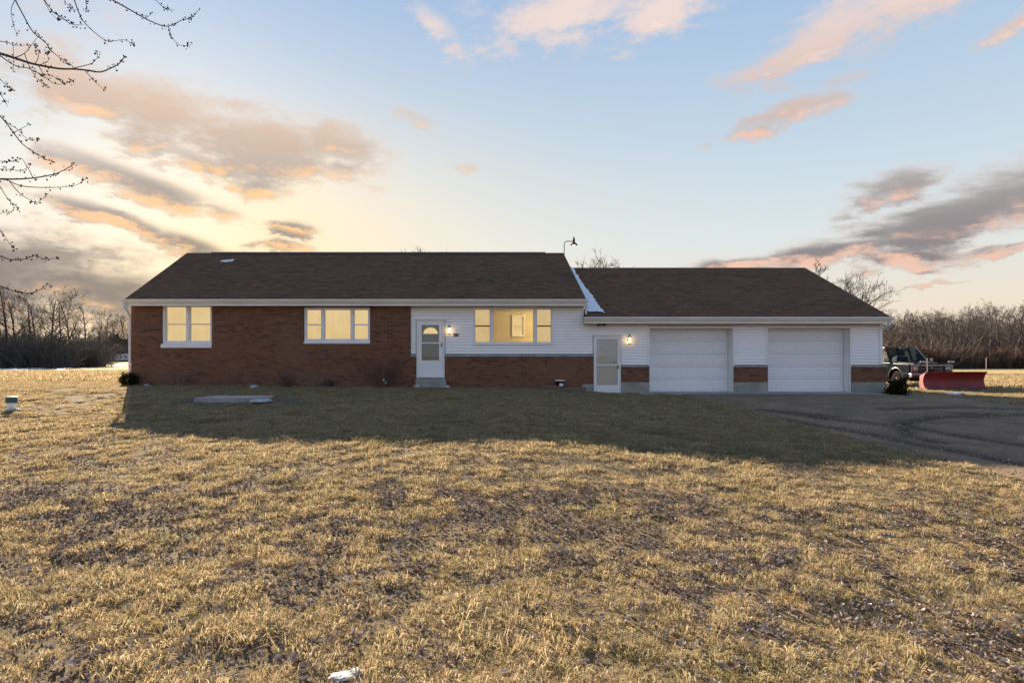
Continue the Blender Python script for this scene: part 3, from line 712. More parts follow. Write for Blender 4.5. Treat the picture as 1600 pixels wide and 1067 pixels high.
# ------------------------------------------------------------------ garage doors
def garage_door(h):
    x0, x1, z0, z1 = h; yd = .36
    fr = MB()
    fr.bbox(x0 - .06, x0, -.03, .05, z0 - .02, z1 + .07, .004); fr.bbox(x1, x1 + .06, -.03, .05, z0 - .02, z1 + .07, .004); fr.bbox(x0 + .001, x1 - .001, -.03, .05, z1, z1 + .07, .004)
    fr.box(x0 - .03, x0 + .001, .05, yd + .1, z0 - .1, z1 + .02); fr.box(x1 - .001, x1 + .03, .05, yd + .1, z0 - .1, z1 + .02); fr.box(x0 + .001, x1 - .001, .05, yd + .1, z1 + .001, z1 + .03)
    fr.obj('garage_door_frame', M['white'], house)
    H = (z1 - z0) / 5; s = MB()
    for r in range(5): s.bbox(x0 + .012, x1 - .012, yd, yd + .045, z0 - .05 * (r == 0) + r * H + .003, z0 + (r + 1) * H - .003, .005)
    g_ = s.obj('garage_door', M['gdoor'], house); pw = (x1 - x0 - .1) / 5
    def panel(w_, h_):
        m = MB(); b = .028
        m.add([(-w_ / 2, 0, -h_ / 2), (w_ / 2, 0, -h_ / 2), (w_ / 2, 0, h_ / 2), (-w_ / 2, 0, h_ / 2), (-w_ / 2 + b, -.012, -h_ / 2 + b), (w_ / 2 - b, -.012, -h_ / 2 + b), (w_ / 2 - b, -.012, h_ / 2 - b), (-w_ / 2 + b, -.012, h_ / 2 - b),
               (-w_ / 2 + 2 * b, -.004, -h_ / 2 + 2 * b), (w_ / 2 - 2 * b, -.004, -h_ / 2 + 2 * b), (w_ / 2 - 2 * b, -.004, h_ / 2 - 2 * b), (-w_ / 2 + 2 * b, -.004, h_ / 2 - 2 * b)],
              [(0, 1, 5, 4), (1, 2, 6, 5), (2, 3, 7, 6), (3, 0, 4, 7), (4, 5, 9, 8), (5, 6, 10, 9), (6, 7, 11, 10), (7, 4, 8, 11), (8, 9, 10, 11)])
        return m.mesh('panel', M['gdoor'])
    pm_ = panel(pw - .09, H - .15)
    for r in range(5):
        for c in range(5): link('panel', pm_, g_, loc=(x0 + .05 + (c + .5) * pw, yd - .0012, z0 + (r + .5) * H))
    MB().box(x0 + .01, x1 - .01, yd + .004, yd + .04, z0 - .07, z0 - .052).obj('bottom_seal', M['darkmetal'], g_)
garage_door(G1); garage_door(G2)
# garage behind is dark
MB().box(XM + .25, XR - .25, .9, 9.8, -.5, -.3).obj('garage_floor', M['concrete'], house)
# ------------------------------------------------------------------ fittings on the house
def lantern(px, py, label, loc_scale=1.0):
    o = thing('wall_lantern', label, 'wall lamp', (FX(px), .0, FZ(py)), 'lit lanterns beside the doors')
    s = loc_scale
    MB().lathe([(.05 * s, .004), (.055 * s, -.012), (.03 * s, -.026)], (0, 0, .02), 16, 'y').obj('wall_plate', M['brass'], o, True)
    MB().tube([(0, -.02, .02), (0, -.07, .06), (0, -.11, .17 * s), (0, -.12, .19 * s)], [.011, .010, .008, .006], 8).obj('arm', M['brass'], o, True)
    MB().lathe([(.068 * s, .10 * s), (.06 * s, .115 * s), (.03 * s, .15 * s), (.012 * s, .18 * s), (.004 * s, .22 * s)], (0, -.12, 0), 8).obj('roof_cap', M['brass'], o)
    c = MB()
    for k in range(6):
        a = k * math.pi / 3; c.tube([(.040 * s * math.cos(a), -.12 + .040 * s * math.sin(a), -.10 * s), (.062 * s * math.cos(a), -.12 + .062 * s * math.sin(a), .10 * s)], .0045, 4)
    c.lathe([(.044 * s, -.10 * s), (.046 * s, -.112 * s), (.02 * s, -.135 * s), (.006, -.16 * s)], (0, -.12, 0), 8)
    c.obj('cage', M['brass'], o)
    MB().lathe([(.012, -.09 * s), (.030 * s, -.06 * s), (.042 * s, -.01), (.040 * s, .05 * s), (.02 * s, .088 * s)], (0, -.12, 0), 14).obj('bulb', M['bulb'], o, True)
lantern(702, 516.5, 'small lit brass lantern right of the white front door'); lantern(982.5, 531.5, 'small lit brass lantern between the side door and the garage door')
pq = MB().bbox(FX(709), FX(716.3), -.03, .0, FZ(525.3), FZ(520.8), .004).obj('house_number_plaque', M['darkmetal'], label='small dark number plaque on white siding beside the lantern', cat='plaque')
n_ = MB(); zc = FZ(523)
def seg(ch, x, w_=.03, h_=.055, t_=.007):
    S = {'t': (x, x + w_, zc + h_ / 2 - t_, zc + h_ / 2), 'm': (x, x + w_, zc - t_ / 2, zc + t_ / 2), 'b': (x, x + w_, zc - h_ / 2, zc - h_ / 2 + t_),
         'l': (x, x + t_, zc, zc + h_ / 2), 'r': (x + w_ - t_, x + w_, zc, zc + h_ / 2), 'k': (x, x + t_, zc - h_ / 2, zc), 'q': (x + w_ - t_, x + w_, zc - h_ / 2, zc)}
    for c in ch: a = S[c]; n_.box(a[0], a[1], -.0335, -.0302, a[2], a[3])
x_ = FX(710.2)
seg('trmqb', x_); seg('trmkb', x_ + .042); seg('rq', x_ + .075)
n_.obj('numerals', M['gutter'], pq)
fl = thing('flood_light', 'dark twin flood light under the garage eave above the side door', 'flood lamp', (FX(938.5), -.02, FZ(506)))
MB().lathe([(.045, 0), (.05, -.02), (.035, -.035)], n=14, axis='y').obj('base_plate', M['darkmetal'], fl, True)
for sx in (-1, 1):
    MB().tube([(0, -.03, 0), (sx * .04, -.07, -.005), (sx * .06, -.09, -.015)], .009, 6).obj('arm', M['darkmetal'], fl, True)
    MB().tube([(sx * .05, -.085, -.01), (sx * .07, -.10, -.018), (sx * .10, -.125, -.035), (sx * .125, -.145, -.05)], [.018, .03, .045, .05], 12).obj('lamp_head', M['darkmetal'], fl, True)
MB().lathe([(.018, 0), (.022, -.04), (.01, -.055)], (0, -.03, -.035), 10, 'y').obj('sensor', M['darkmetal'], fl, True)
# yard lamp on a bent pipe at the gable end
yb = at(880, 397, 26.6)
DULL = simple('weathered_dark_pipe', (.075, .062, .055), (.05, .042, .038), 8, .8)
yl = thing('yard_lamp', 'lit yard lamp on a bent pipe at the end of the ridge', 'lamp', yb)
MB().tube([(0.04, 0, -.75), (0.04, 0, .1), (.04, 0, .40), (.06, 0, .50), (.12, 0, .535), (.28, 0, .54), (.42, 0, .535)], .019, 8).obj('pipe', DULL, yl, True)
MB().lathe([(.045, .50), (.055, .56), (.05, .63), (.03, .70), (.012, .745)], (.45, 0, 0), 12).obj('photocell_housing', DULL, yl, True)
MB().lathe([(.05, .50), (.09, .47), (.15, .40), (.155, .375), (.148, .378), (.085, .46), (.04, .485)], (.45, 0, 0), 20).obj('reflector', DULL, yl, True)
MB().lathe([(.02, .48), (.055, .46), (.075, .41), (.06, .365), (.02, .345)], (.45, 0, 0), 14).obj('bulb', emit('yard_lamp_glass', (1, .86, .58), .5), yl, True)

# ------------------------------------------------------------------ snow
def on_roof(px, py, ey, ez, d, h=.02):
    """point of a roof plane seen at a picture point"""
    n = Vector((0, -d.z, d.y)); o = Vector((0, -CAM_D, CAM_Z)); r = Vector(((px - PX0) / FPX, 1, (PY0 - py) / FPX))
    p0 = Vector((0, ey, ez - .03)) + n * h; return o + r * ((p0 - o).dot(n) / r.dot(n))
def snow_sheet(name, outline, normal, thick, label, kind=None, seed=1, parent=None):
    """a thin drift with ragged edge: fan of rings rising to the middle"""
    rnd = random.Random(seed); n = len(outline); pts = []
    for i in range(n):
        a, b = outline[i], outline[(i + 1) % n]
        for k in range(4):
            p = a.lerp(b, k / 4); j = (b - a).length * .10
            pts.append(p + Vector((rnd.uniform(-j, j), rnd.uniform(-j, j), 0)) if k else p)
    c = sum(pts, Vector()) / len(pts); m = MB(); N = len(pts); vs = []
    for f, h in ((1.0, -.02), (.97, .35), (.8, .8), (.45, 1.0)):
        for p in pts: vs.append(c + (p - c) * f + normal * thick * h * (1 + rnd.uniform(-.25, .25)))
    vs.append(c + normal * thick)
    fs = [(r * N + i, r * N + (i + 1) % N, (r + 1) * N + (i + 1) % N, (r + 1) * N + i) for r in range(3) for i in range(N)] + [(3 * N + i, 3 * N + (i + 1) % N, 4 * N) for i in range(N)]
    return m.add(vs, fs).obj(name, M['snow' if name == 'snow_drift' else 'shade_toned_snow'], parent, True, label=label, cat='snow patch')
# drift in the valley beside the upper roof: strips following the slope, ragged on the free side
va = []; sl = Vector((0, GRY - GEY, GRZ - GEZ)); Lg = sl.length; nG = Vector((0, -dg.z, dg.y)); rnd = random.Random(5)
m = MB(); prev = None; n = 46
edge = [(492, 945), (486, 944), (478, 937), (470, 931), (460, 924), (450, 916), (440, 909), (430, 903), (422, 898), (417, 896)]
def edge_x(py):
    for (a, xa), (b, xb) in zip(edge[:-1], edge[1:]):
        if b <= py <= a: return xa + (xb - xa) * (a - py) / (a - b)
    return 897
for i in range(n + 1):
    py = 489 - (489 - 418.5) * i / n; pe = edge_x(py) + rnd.choice((-4, -2, -1, 0, 1, 1.5)) * rnd.random() * (1 if i < n - 4 else .3)
    e_ = on_roof(pe, py, GEY, GEZ, dg, .012); T = e_.y
    x0 = XM + .036; row = []
    if i < 3: x0 += .18 - .06 * i
    for f, h in ((0, .05), (.5, .055), (.82, .04), (1.0, 0.0)):
        row.append(Vector((x0 + max(.03, e_.x - x0) * f, e_.y, e_.z)) + nG * (h * (1 + rnd.uniform(-.2, .2))))
    k = len(m.v); m.v += [tuple(p) for p in row]
    if i: m.f += [(k - 4 + j, k - 3 + j, k + 1 + j, k + j) for j in range(3)]
m.obj('snow_drift', M['snow'], None, True, label='ragged strip of snow in the valley between the two roofs', cat='snow patch')
snow_sheet('snow_drift', [on_roof(x, y, EY, EZ, dm, .014) for x, y in ((343, 409), (348, 407), (360, 406.6), (366, 405.5), (363, 408.4), (353, 409.6))], nm_, .03, 'small streak of snow near the top left of the main roof', seed=3)
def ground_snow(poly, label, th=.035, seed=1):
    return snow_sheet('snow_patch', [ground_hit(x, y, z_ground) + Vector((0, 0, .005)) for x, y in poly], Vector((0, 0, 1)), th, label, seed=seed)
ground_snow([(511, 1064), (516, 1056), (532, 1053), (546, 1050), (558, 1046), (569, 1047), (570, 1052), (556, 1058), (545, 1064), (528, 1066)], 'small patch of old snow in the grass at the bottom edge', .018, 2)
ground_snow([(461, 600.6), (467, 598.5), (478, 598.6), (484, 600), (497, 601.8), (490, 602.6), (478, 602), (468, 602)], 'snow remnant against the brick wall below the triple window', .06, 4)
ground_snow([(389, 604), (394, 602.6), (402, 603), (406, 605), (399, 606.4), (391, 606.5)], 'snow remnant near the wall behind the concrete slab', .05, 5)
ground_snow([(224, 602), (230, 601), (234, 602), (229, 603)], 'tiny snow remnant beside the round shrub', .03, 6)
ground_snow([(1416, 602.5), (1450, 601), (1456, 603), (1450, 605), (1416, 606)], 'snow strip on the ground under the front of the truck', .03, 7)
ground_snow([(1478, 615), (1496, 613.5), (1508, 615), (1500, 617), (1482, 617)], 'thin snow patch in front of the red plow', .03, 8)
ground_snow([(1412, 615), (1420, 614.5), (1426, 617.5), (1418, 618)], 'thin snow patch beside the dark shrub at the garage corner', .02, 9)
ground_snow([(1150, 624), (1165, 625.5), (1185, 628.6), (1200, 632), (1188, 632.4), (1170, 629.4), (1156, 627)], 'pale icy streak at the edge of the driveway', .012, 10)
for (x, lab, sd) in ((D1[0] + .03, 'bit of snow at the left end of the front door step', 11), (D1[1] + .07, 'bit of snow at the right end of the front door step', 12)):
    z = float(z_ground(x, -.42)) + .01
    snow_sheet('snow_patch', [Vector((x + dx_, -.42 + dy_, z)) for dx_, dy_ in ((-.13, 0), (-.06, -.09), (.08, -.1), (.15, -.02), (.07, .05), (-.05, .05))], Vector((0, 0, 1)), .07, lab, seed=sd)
# scattered remnants of snow along the far edge of the left field
m = MB(); rnd = random.Random(8)
for i in range(60):
    px = rnd.uniform(-60, 208); py = 576.0 - 6.5 * sst(px, 60, 205) + rnd.gauss(0, 1.2); p = ground_hit(px, max(py, 567.5)); w_ = rnd.uniform(.3, 2.2); d_ = rnd.uniform(.5, 2.2); n = 9
    ring = [(p.x + w_ * math.cos(a) * rnd.uniform(.6, 1.1), p.y + d_ * math.sin(a) * rnd.uniform(.6, 1.1), p.z - .02) for a in (2 * math.pi * k / n for k in range(n))]
    m.add(ring + [(p.x, p.y, p.z + .09)], [(k, (k + 1) % n, n) for k in range(n)])
m.obj('field_edge_snow', M['snow'], None, True, label='broken line of snow along the far edge of the field', cat='snow', kind='stuff')

# ------------------------------------------------------------------ small things in the yard
p = ground_hit(357, 628.5)
sl_ = thing('concrete_slab', 'low square concrete slab lying in the shaded lawn', 'slab', (p.x, p.y, p.z))
sx = .93
MB().prism([(-sx, 0), (sx * .86, -.02), (sx * 1.0, .95), (-sx * .72, .98)], 'z', -.08, .12).obj('slab_top', M['slab'], sl_)
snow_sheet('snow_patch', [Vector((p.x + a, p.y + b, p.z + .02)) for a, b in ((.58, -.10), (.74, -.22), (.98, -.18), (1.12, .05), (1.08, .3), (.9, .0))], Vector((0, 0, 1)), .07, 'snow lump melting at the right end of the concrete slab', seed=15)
# dug-up soil round the slab
m = MB(); rnd = random.Random(4); rings = 7; n = 40; vs = []
for r in range(rings + 1):
    for k in range(n):
        a = 2 * math.pi * k / n; q_ = r / rings; X = p.x + .15 + 2.3 * q_ * math.cos(a) * (1 + .12 * math.sin(3 * a)); Y = p.y + .4 + 1.1 * q_ * math.sin(a) * (1 + .15 * math.cos(2 * a))
        vs.append((X, Y, float(z_ground(X, Y)) + .05 * (1 - q_ ** 2) + rnd.uniform(-.012, .014) - .05 * (r == rings)))
m.add(vs, [(r * n + k, (r + 1) * n + k, (r + 1) * n + (k + 1) % n, r * n + (k + 1) % n) for r in range(rings) for k in range(n)])
m.obj('soil_patch', M['soil'], None, True, kind='structure', label='patch of bare dark soil around the concrete slab')
p = ground_hit(18, 641)
wp = thing('well_pipe', 'short white well pipe with a green cap standing in the left lawn', 'well pipe', (p.x, p.y, p.z))
MB().lathe([(.105, -.1), (.105, .2), (.10, .21)], n=24).obj('casing', M['white'], wp, True)
MB().lathe([(.122, .19), (.125, .2), (.125, .315), (.118, .325)], n=24).obj('cap', simple('green_cap_paint', (.020, .11, .085), (.016, .085, .07), 6, .5), wp, True)
MB().lathe([(.112, .325), (.108, .338), (.02, .342)], n=24).obj('cap_top', M['white'], wp, True)
MB().tube([(.11, -.02, .04), (.2, -.05, .03), (.33, -.1, .01)], .016, 8).obj('conduit', M['white'], wp, True)
# bucket-like planter and timber edging by the brick
def timber(px0, px1, yy, py0, py1, label):
    x0, x1 = FX(px0), FX(px1); z = float(zsmooth((x0 + x1) / 2, yy))
    MB().bbox(x0, x1, yy, yy + .14, z - .05, z + .13, .015).obj('landscape_timber', simple('weathered_timber', (.16, .135, .11), (.095, .08, .068), 3, .95, .6, 22, stretch=(.3, 3, 3)), label=label, cat='timber', group='timbers along the brick wall')
timber(835, 872.5, -.62, 0, 0, 'shorter left weathered timber lying along the brick wall'); timber(873, 911, -.64, 0, 0, 'right weathered timber lying below the black planter')
zt = float(zsmooth(FX(872), -.3))
po = thing('planter_pot', 'black planter pot with a white band beside the brick wall', 'planter', (FX(872.5), -.33, zt + .0))
MB().lathe([(.10, -.02), (.11, .02), (.145, .29), (.165, .30), (.168, .33), (.15, .335), (.14, .28)], n=20).obj('pot', M['darkmetal'], po, True)
MB().lathe([(.166, .315), (.176, .317), (.176, .343), (.166, .345)], n=20).obj('rim_band', M['white'], po, True)
MB().bbox(-.04, .09, -.158, -.13, .14, .235, .008).obj('label_tag', M['white'], po)
MB().bbox(FX(508), FX(519), -.30, -.08, float(zsmooth(-4.6, -.2)) - .04, float(zsmooth(-4.6, -.2)) + .22, .03).obj('brown_block', simple('dark_brown_ceramic', (.035, .018, .014), (.05, .025, .018), 6, .6), label='small dark brown pot against the wall below the triple window', cat='pot')
gs = thing('garden_light', 'small white garden light leaning beside the bare shrub', 'garden light', (FX(603), -.3, float(zsmooth(-2.7, -.3))))
MB().tube([(.03, 0, -.08), (.0, 0, .13)], .008, 6).obj('stake', M['steel'], gs)
MB().tube([(.05, -.01, .12), (.02, -.005, .17), (-.04, .0, .25), (-.05, 0, .262)], [.04, .045, .045, .03], 12).obj('lamp_head', M['white'], gs, True)

# ------------------------------------------------------------------ woody plants
def limb(mb, p, d, L, r0, r1, rnd, seg=4, bend=.25, up=.05, n=5):
    pts = [Vector(p)]; rr = [r0]; d = Vector(d).normalized()
    for i in range(seg):
        d = (d + Vector((rnd.gauss(0, bend), rnd.gauss(0, bend), rnd.gauss(0, bend) + up)) * (1 / seg ** .5) * .6).normalized()
        pts.append(pts[-1] + d * (L / seg)); rr.append(r0 + (r1 - r0) * (i + 1) / seg)
    mb.tube(pts, rr, n, cap=False); return pts, rr, d
def bare_tree(seed, H, spread=1.0, first=.25, trunk_r=None, nl=(9, 6, 5, 3), thin=1.0, lean=0.0):
    rnd = random.Random(seed); tm, cm = MB(), MB(); r0 = trunk_r or H * .016
    pts, rr, d = limb(tm, (0, 0, -.4), (lean, rnd.uniform(-.05, .05), 1), H * .82, r0, r0 * .25, rnd, 9, .20, .10, 7)
    def side(pts, rr, count, lo, ang):
        for k in range(count):
            f = lo + (1 - lo) * (k + rnd.random()) / count; f = min(f, .999); i = int(f * (len(pts) - 1)); u = f * (len(pts) - 1) - i
            pos = pts[i].lerp(pts[i + 1], u); rad = rr[i] + (rr[i + 1] - rr[i]) * u; ax = (pts[i + 1] - pts[i]).normalized()
            a = rnd.uniform(0, 6.283) + k * 2.4; o = ax.orthogonal().normalized(); o = Matrix.Rotation(a, 3, ax) @ o; t_ = R(rnd.uniform(*ang))
            yield f, pos, (ax * math.cos(t_) + o * math.sin(t_)), rad
    for f, pos, dr, rad in side(pts, rr, nl[0], first, (35, 62)):
        L1 = H * (.50 - .30 * f) * rnd.uniform(.75, 1.2) * spread
        p1, q1, _ = limb(tm, pos, dr, L1, rad * .62, rad * .12, rnd, 6, .30, .13, 5)
        for f2, pos2, dr2, rad2 in side(p1, q1, nl[1], .2, (25, 60)):
            L2 = L1 * .52 * rnd.uniform(.6, 1.2); p2, q2, _ = limb(cm, pos2, dr2, L2, max(rad2 * .6, .012 * thin), .008 * thin, rnd, 4, .35, .12, 4)
            for f3, pos3, dr3, rad3 in side(p2, q2, nl[2], .2, (22, 58)):
                L3 = L2 * .5 * rnd.uniform(.5, 1.2); p3, q3, _ = limb(cm, pos3, dr3, L3, max(rad3 * .7, .008 * thin), .006 * thin, rnd, 3, .4, .10, 3)
                for f4, pos4, dr4, rad4 in side(p3, q3, nl[3], .25, (22, 55)):
                    limb(cm, pos4, dr4, L3 * .5 * rnd.uniform(.5, 1.2), .007 * thin, .005 * thin, rnd, 2, .4, .1, 3)
    return tm, cm
BARK_FAR = simple('far_bark', (.070, .060, .055), (.048, .042, .04), .5, .95)
protos = []
for i, (H, sp, fi, nl, ln) in enumerate([(15, .9, .28, (11, 6, 5, 3), .03), (17, .72, .35, (12, 6, 4, 3), -.05), (13, 1.15, .18, (10, 7, 5, 3), .10), (16, .6, .3, (12, 5, 4, 3), .0), (11, 1.2, .2, (10, 7, 5, 3), -.08)]):
    a, b = bare_tree(40 + i, H, sp, fi, None, nl, 2.0, ln); protos.append((a.mesh('trunk', BARK_FAR, True), b.mesh('crown', M['twig_far']), max(v[2] for v in a.v + b.v)))
def plant_tree(kind, X, Y, scale, rz, label, group):
    t_ = thing('bare_tree', label, 'tree', (X, Y, float(zsmooth(X, Y)) - .1), group); t_.rotation_euler.z = rz; t_.scale = (scale,) * 3
    link('trunk', protos[kind][0], t_); link('crown', protos[kind][1], t_); return t_
rnd = random.Random(21)
def pt(px, d): return (px - PX0) / FPX * d, d - CAM_D
def nth(i): return ['first', 'second', 'third', 'fourth', 'fifth', 'sixth', 'seventh', 'eighth', 'ninth', 'tenth', 'eleventh', 'twelfth', 'thirteenth', 'fourteenth', 'fifteenth', 'sixteenth', 'seventeenth', 'eighteenth', 'nineteenth', 'twentieth'][i]
left = [(2, 118, 1, 440), (12, 122, 3, 437), (27, 126, 0, 446), (44, 124, 3, 456), (60, 126, 1, 452), (78, 120, 1, 442), (97, 124, 2, 447), (112, 138, 0, 458), (132, 170, 3, 472), (149, 200, 2, 476), (167, 235, 3, 486), (180, 255, 2, 479), (197, 262, 0, 484)]
for i, (px, d, kd, yt) in enumerate(left):
    X, Y = pt(px, d); zt_ = CAM_Z + (PY0 - yt) / FPX * d - float(zsmooth(X, Y))
    plant_tree(kd, X, Y, zt_ / protos[kd][2], rnd.uniform(0, 6.28), f'bare tree at the far edge of the left field, {nth(i)} from the left', 'bare trees beyond the left field')
for i, (px, d, kd, sc) in enumerate([(-30, 120, 0, .9), (-75, 124, 1, .85), (-120, 118, 2, .9)]):
    X, Y = pt(px, d); plant_tree(kd, X, Y, sc, rnd.uniform(0, 6.28), f'bare tree continuing the left wood beyond the picture edge, {nth(i)} outward', 'bare trees beyond the left field')
right = []; px = 1396
while px < 1640: right.append((px, rnd.uniform(140, 165), rnd.choice((0, 1, 3, 3, 1)), rnd.uniform(.72, .98))); px += rnd.uniform(8, 15)
for i, (px, d, kd, sc) in enumerate(right[:20]):
    X, Y = pt(px, d); s_ = sc * (.80 + .30 * float(vnoise(px, 0, 60, 5)) + .12 * (px > 1540))
    s_ = (2.2 + (PY0 - 484 + 14 * float(vnoise(px, 0, 40, 5)) + 10 * (px > 1530)) / FPX * d) / protos[kd][2]
    plant_tree(kd, X, Y, s_, rnd.uniform(0, 6.28), f'bare tree in the wood on the right, {nth(i)} from the garage', 'bare trees in the right wood')
X, Y = pt(1548, 132); plant_tree(1, X, Y, (2.2 + (PY0 - 462) / FPX * 132) / protos[1][2], 1.0, 'tallest bare tree of the right wood, standing clear of the others', 'bare trees in the right wood')
# nearer trees whose crowns show over the roofs
over = [(1272, 72, 3, 'bare crown rising behind the right slope of the garage roof, leftmost of three', 405), (1308, 70, 0, 'bare crown rising behind the right slope of the garage roof, middle of three', 414), (1346, 66, 0, 'bare crown rising behind the right slope of the garage roof, rightmost of three', 426),
        (905, 47, 1, 'thin bare tree top showing just right of the yard lamp', 391), (936, 49, 0, 'thin bare tree top showing over the left part of the garage roof', 391), (632, 95, 2, 'twig tips of a bare tree showing over the main ridge, left one', 386), (672, 95, 4, 'twig tips of a bare tree showing over the main ridge, right one', 385)]
for px, d, kd, lab, ytop in over:
    X, Y = pt(px, d); ztop = CAM_Z + (PY0 - ytop) / FPX * d - float(zsmooth(X, Y))
    plant_tree(kd, X, Y, ztop / (protos[kd][2] * 1.0), rnd.uniform(0, 6.28), lab, 'bare trees behind the house')
# evergreens at the left field edge
EVER = plant('evergreen_needles', [(0, (.018, .028, .012)), (.5, (.030, .042, .018)), (1, (.045, .055, .025))], .15)
CEDAR = plant('cedar_foliage', [(0, (.035, .040, .022)), (.5, (.055, .055, .03)), (1, (.075, .068, .04))], .2)
BUSHD = plant('dark_shrub_leaves', [(0, (.016, .018, .009)), (.5, (.028, .028, .014)), (.85, (.045, .035, .016)), (1, (.06, .04, .02))], .15)
RUSTY = plant('rust_brown_dry_leaves', [(0, (.11, .055, .03)), (.35, (.16, .085, .045)), (.6, (.085, .05, .033)), (.85, (.24, .135, .065)), (1, (.15, .105, .07))], .3)
def leaf_ball(fn, count, size, seed, thin=.35):
    """leaf faces spread through a volume; fn(rng) -> (point, outward)"""
    rg = np.random.default_rng(seed); V = np.zeros((count, 4, 3)); 
    P, O = fn(rg, count); A = rg.normal(size=(count, 3)) * .8 + O; A /= np.linalg.norm(A, axis=1, keepdims=True)
    B = np.cross(A, rg.normal(size=(count, 3))); B /= np.linalg.norm(B, axis=1, keepdims=True); s = size * rg.uniform(.6, 1.3, (count, 1))
    V[:, 0] = P; V[:, 1] = P + A * s * .5 + B * s * thin; V[:, 2] = P + A * s; V[:, 3] = P + A * s * .5 - B * s * thin
    return V.reshape(-1, 3), np.arange(count * 4).reshape(-1, 4)
def ellipsoid(cx, cz, rx, ry, rz, hollow=.55, lump=.18, seed=0, cone=0.0):
    def fn(rg, n):
        D = rg.normal(size=(n, 3)); D /= np.linalg.norm(D, axis=1, keepdims=True); rr = (hollow + (1 - hollow) * rg.random((n, 1)) ** .6)
        rr = rr * (1 + lump * (vnoise(D[:, 0:1] * 3 + 9, D[:, 1:2] * 3 + D[:, 2:3] * 4, .8, seed) - .5) * 2)
        P = D * rr * np.array([rx, ry, rz]); 
        if cone: k_ = 1 - cone * np.clip((P[:, 2:3] / rz + 1) / 2, 0, 1); P[:, :2] *= k_
        P[:, 2] += cz; P[:, 0] += cx
        return P, D
    return fn
def shrub(name, label, cat, loc, fn, count, size, mat, stem_h, seed, group=None):
    s_ = thing(name, label, cat, loc, group); V, F = leaf_ball(fn, count, size, seed); link('foliage', np_mesh('foliage', V, F, mat), s_)
    m = MB(); rn = random.Random(seed)
    for k in range(6): limb(m, (rn.uniform(-.04, .04), rn.uniform(-.04, .04), -.05), (rn.uniform(-.6, .6), rn.uniform(-.6, .6), 1), stem_h, .012 * stem_h / .4, .004 * stem_h / .4, rn, 3, .2, .05, 5)
    m.obj('stems', M['twig'], s_); return s_
X, Y = pt(101, 119); shrub('cedar_tree', 'small dark conical cedar at the far edge of the left field', 'tree', (X, Y, float(zsmooth(X, Y))), ellipsoid(0, 1.7, 1.5, 1.5, 2.0, .3, .4, 3, .6), 2400, .38, CEDAR, 3, 5)
X, Y = pt(182, 262); shrub('evergreen_tree', 'round dark evergreen behind the white camper', 'tree', (X, Y, float(zsmooth(X, Y))), ellipsoid(0, 5.0, 6.5, 5, 5.6, .4, .3, 4, .3), 7000, .8, EVER, 6, 6)
shrub('boxwood_shrub', 'small clipped round dark shrub at the left corner of the house', 'shrub', (FX(210), -.38, float(z_ground(FX(210), -.38))), ellipsoid(0, .20, .30, .30, .235, .35, .28, 1), 4200, .036, BUSHD, .25, 7)
shrub('low_shrub', 'low dense dark brown shrub at the right corner of the garage', 'shrub', (14.72, -.75, float(z_ground(14.7, -.75))), ellipsoid(0, .22, .46, .40, .44, .2, .35, 2, .40), 7500, .045, BUSHD, .35, 8)
def twiggy(name, label, loc, n, h, spread, mat, seed, sub=(4, 3), r=.006, group=None, splay=.5):
    s_ = thing(name, label, 'shrub', loc, group); rn = random.Random(seed); a, b = MB(), MB()
    for k in range(n):
        an = rn.uniform(0, 6.283); dr = (splay * math.cos(an) * spread, splay * math.sin(an) * .4 * spread, 1)
        p_, q_, _ = limb(a, (rn.uniform(-.15, .15) * spread, rn.uniform(-.06, .06), -.04), dr, h * rn.uniform(.6, 1.1), r * rn.uniform(.7, 1.3), r * .35, rn, 5, .22, .06, 5)
        for j in range(sub[0]):
            i = rn.randint(1, 4); dd = (p_[i + 1] - p_[i]).normalized() + Vector((rn.gauss(0, .7), rn.gauss(0, .35), rn.gauss(.1, .4)))
            p2, q2, _ = limb(b, p_[i], dd, h * .35 * rn.uniform(.5, 1.2), r * .5, r * .25, rn, 3, .3, .05, 3)
            for l in range(sub[1]):
                i2 = rn.randint(0, 2); limb(b, p2[i2], (p2[i2 + 1] - p2[i2]).normalized() + Vector((rn.gauss(0, .7), rn.gauss(0, .4), rn.gauss(.05, .5))), h * .16 * rn.uniform(.4, 1.2), r * .3, r * .18, rn, 2, .3, .03, 3)
    a.obj('stems', mat, s_); b.obj('twigs', mat, s_); return s_, b
g0 = lambda x, y: float(z_ground(x, y))
twiggy('bare_shrub', 'sparse pale stemmed shrub below the left double window', (FX(284), -.40, g0(FX(284), -.4)), 16, .95, 1.1, M['twig_pale'], 3, (2, 1), .0055, splay=.42)
twiggy('bare_shrub', 'wide dense reddish leafless shrub left of the front door', (FX(597), -.42, g0(FX(597), -.42)), 17, 1.35, 1.35, M['twig_red'], 4, (7, 4), .0075, splay=.75)
twiggy('bare_shrub', 'low leafless shrub against the brick left of the small brown pot', (FX(452), -.30, g0(FX(452), -.3)), 14, .62, 1.2, M['twig_red'], 5, (6, 4), .005, splay=.7)
s_, _ = twiggy('bare_shrub', 'thin twiggy shrub against the brick right of the pale stems', (FX(372), -.3, g0(FX(372), -.3)), 8, .5, 1.0, M['twig_red'], 9, (4, 3), .004, splay=.6)
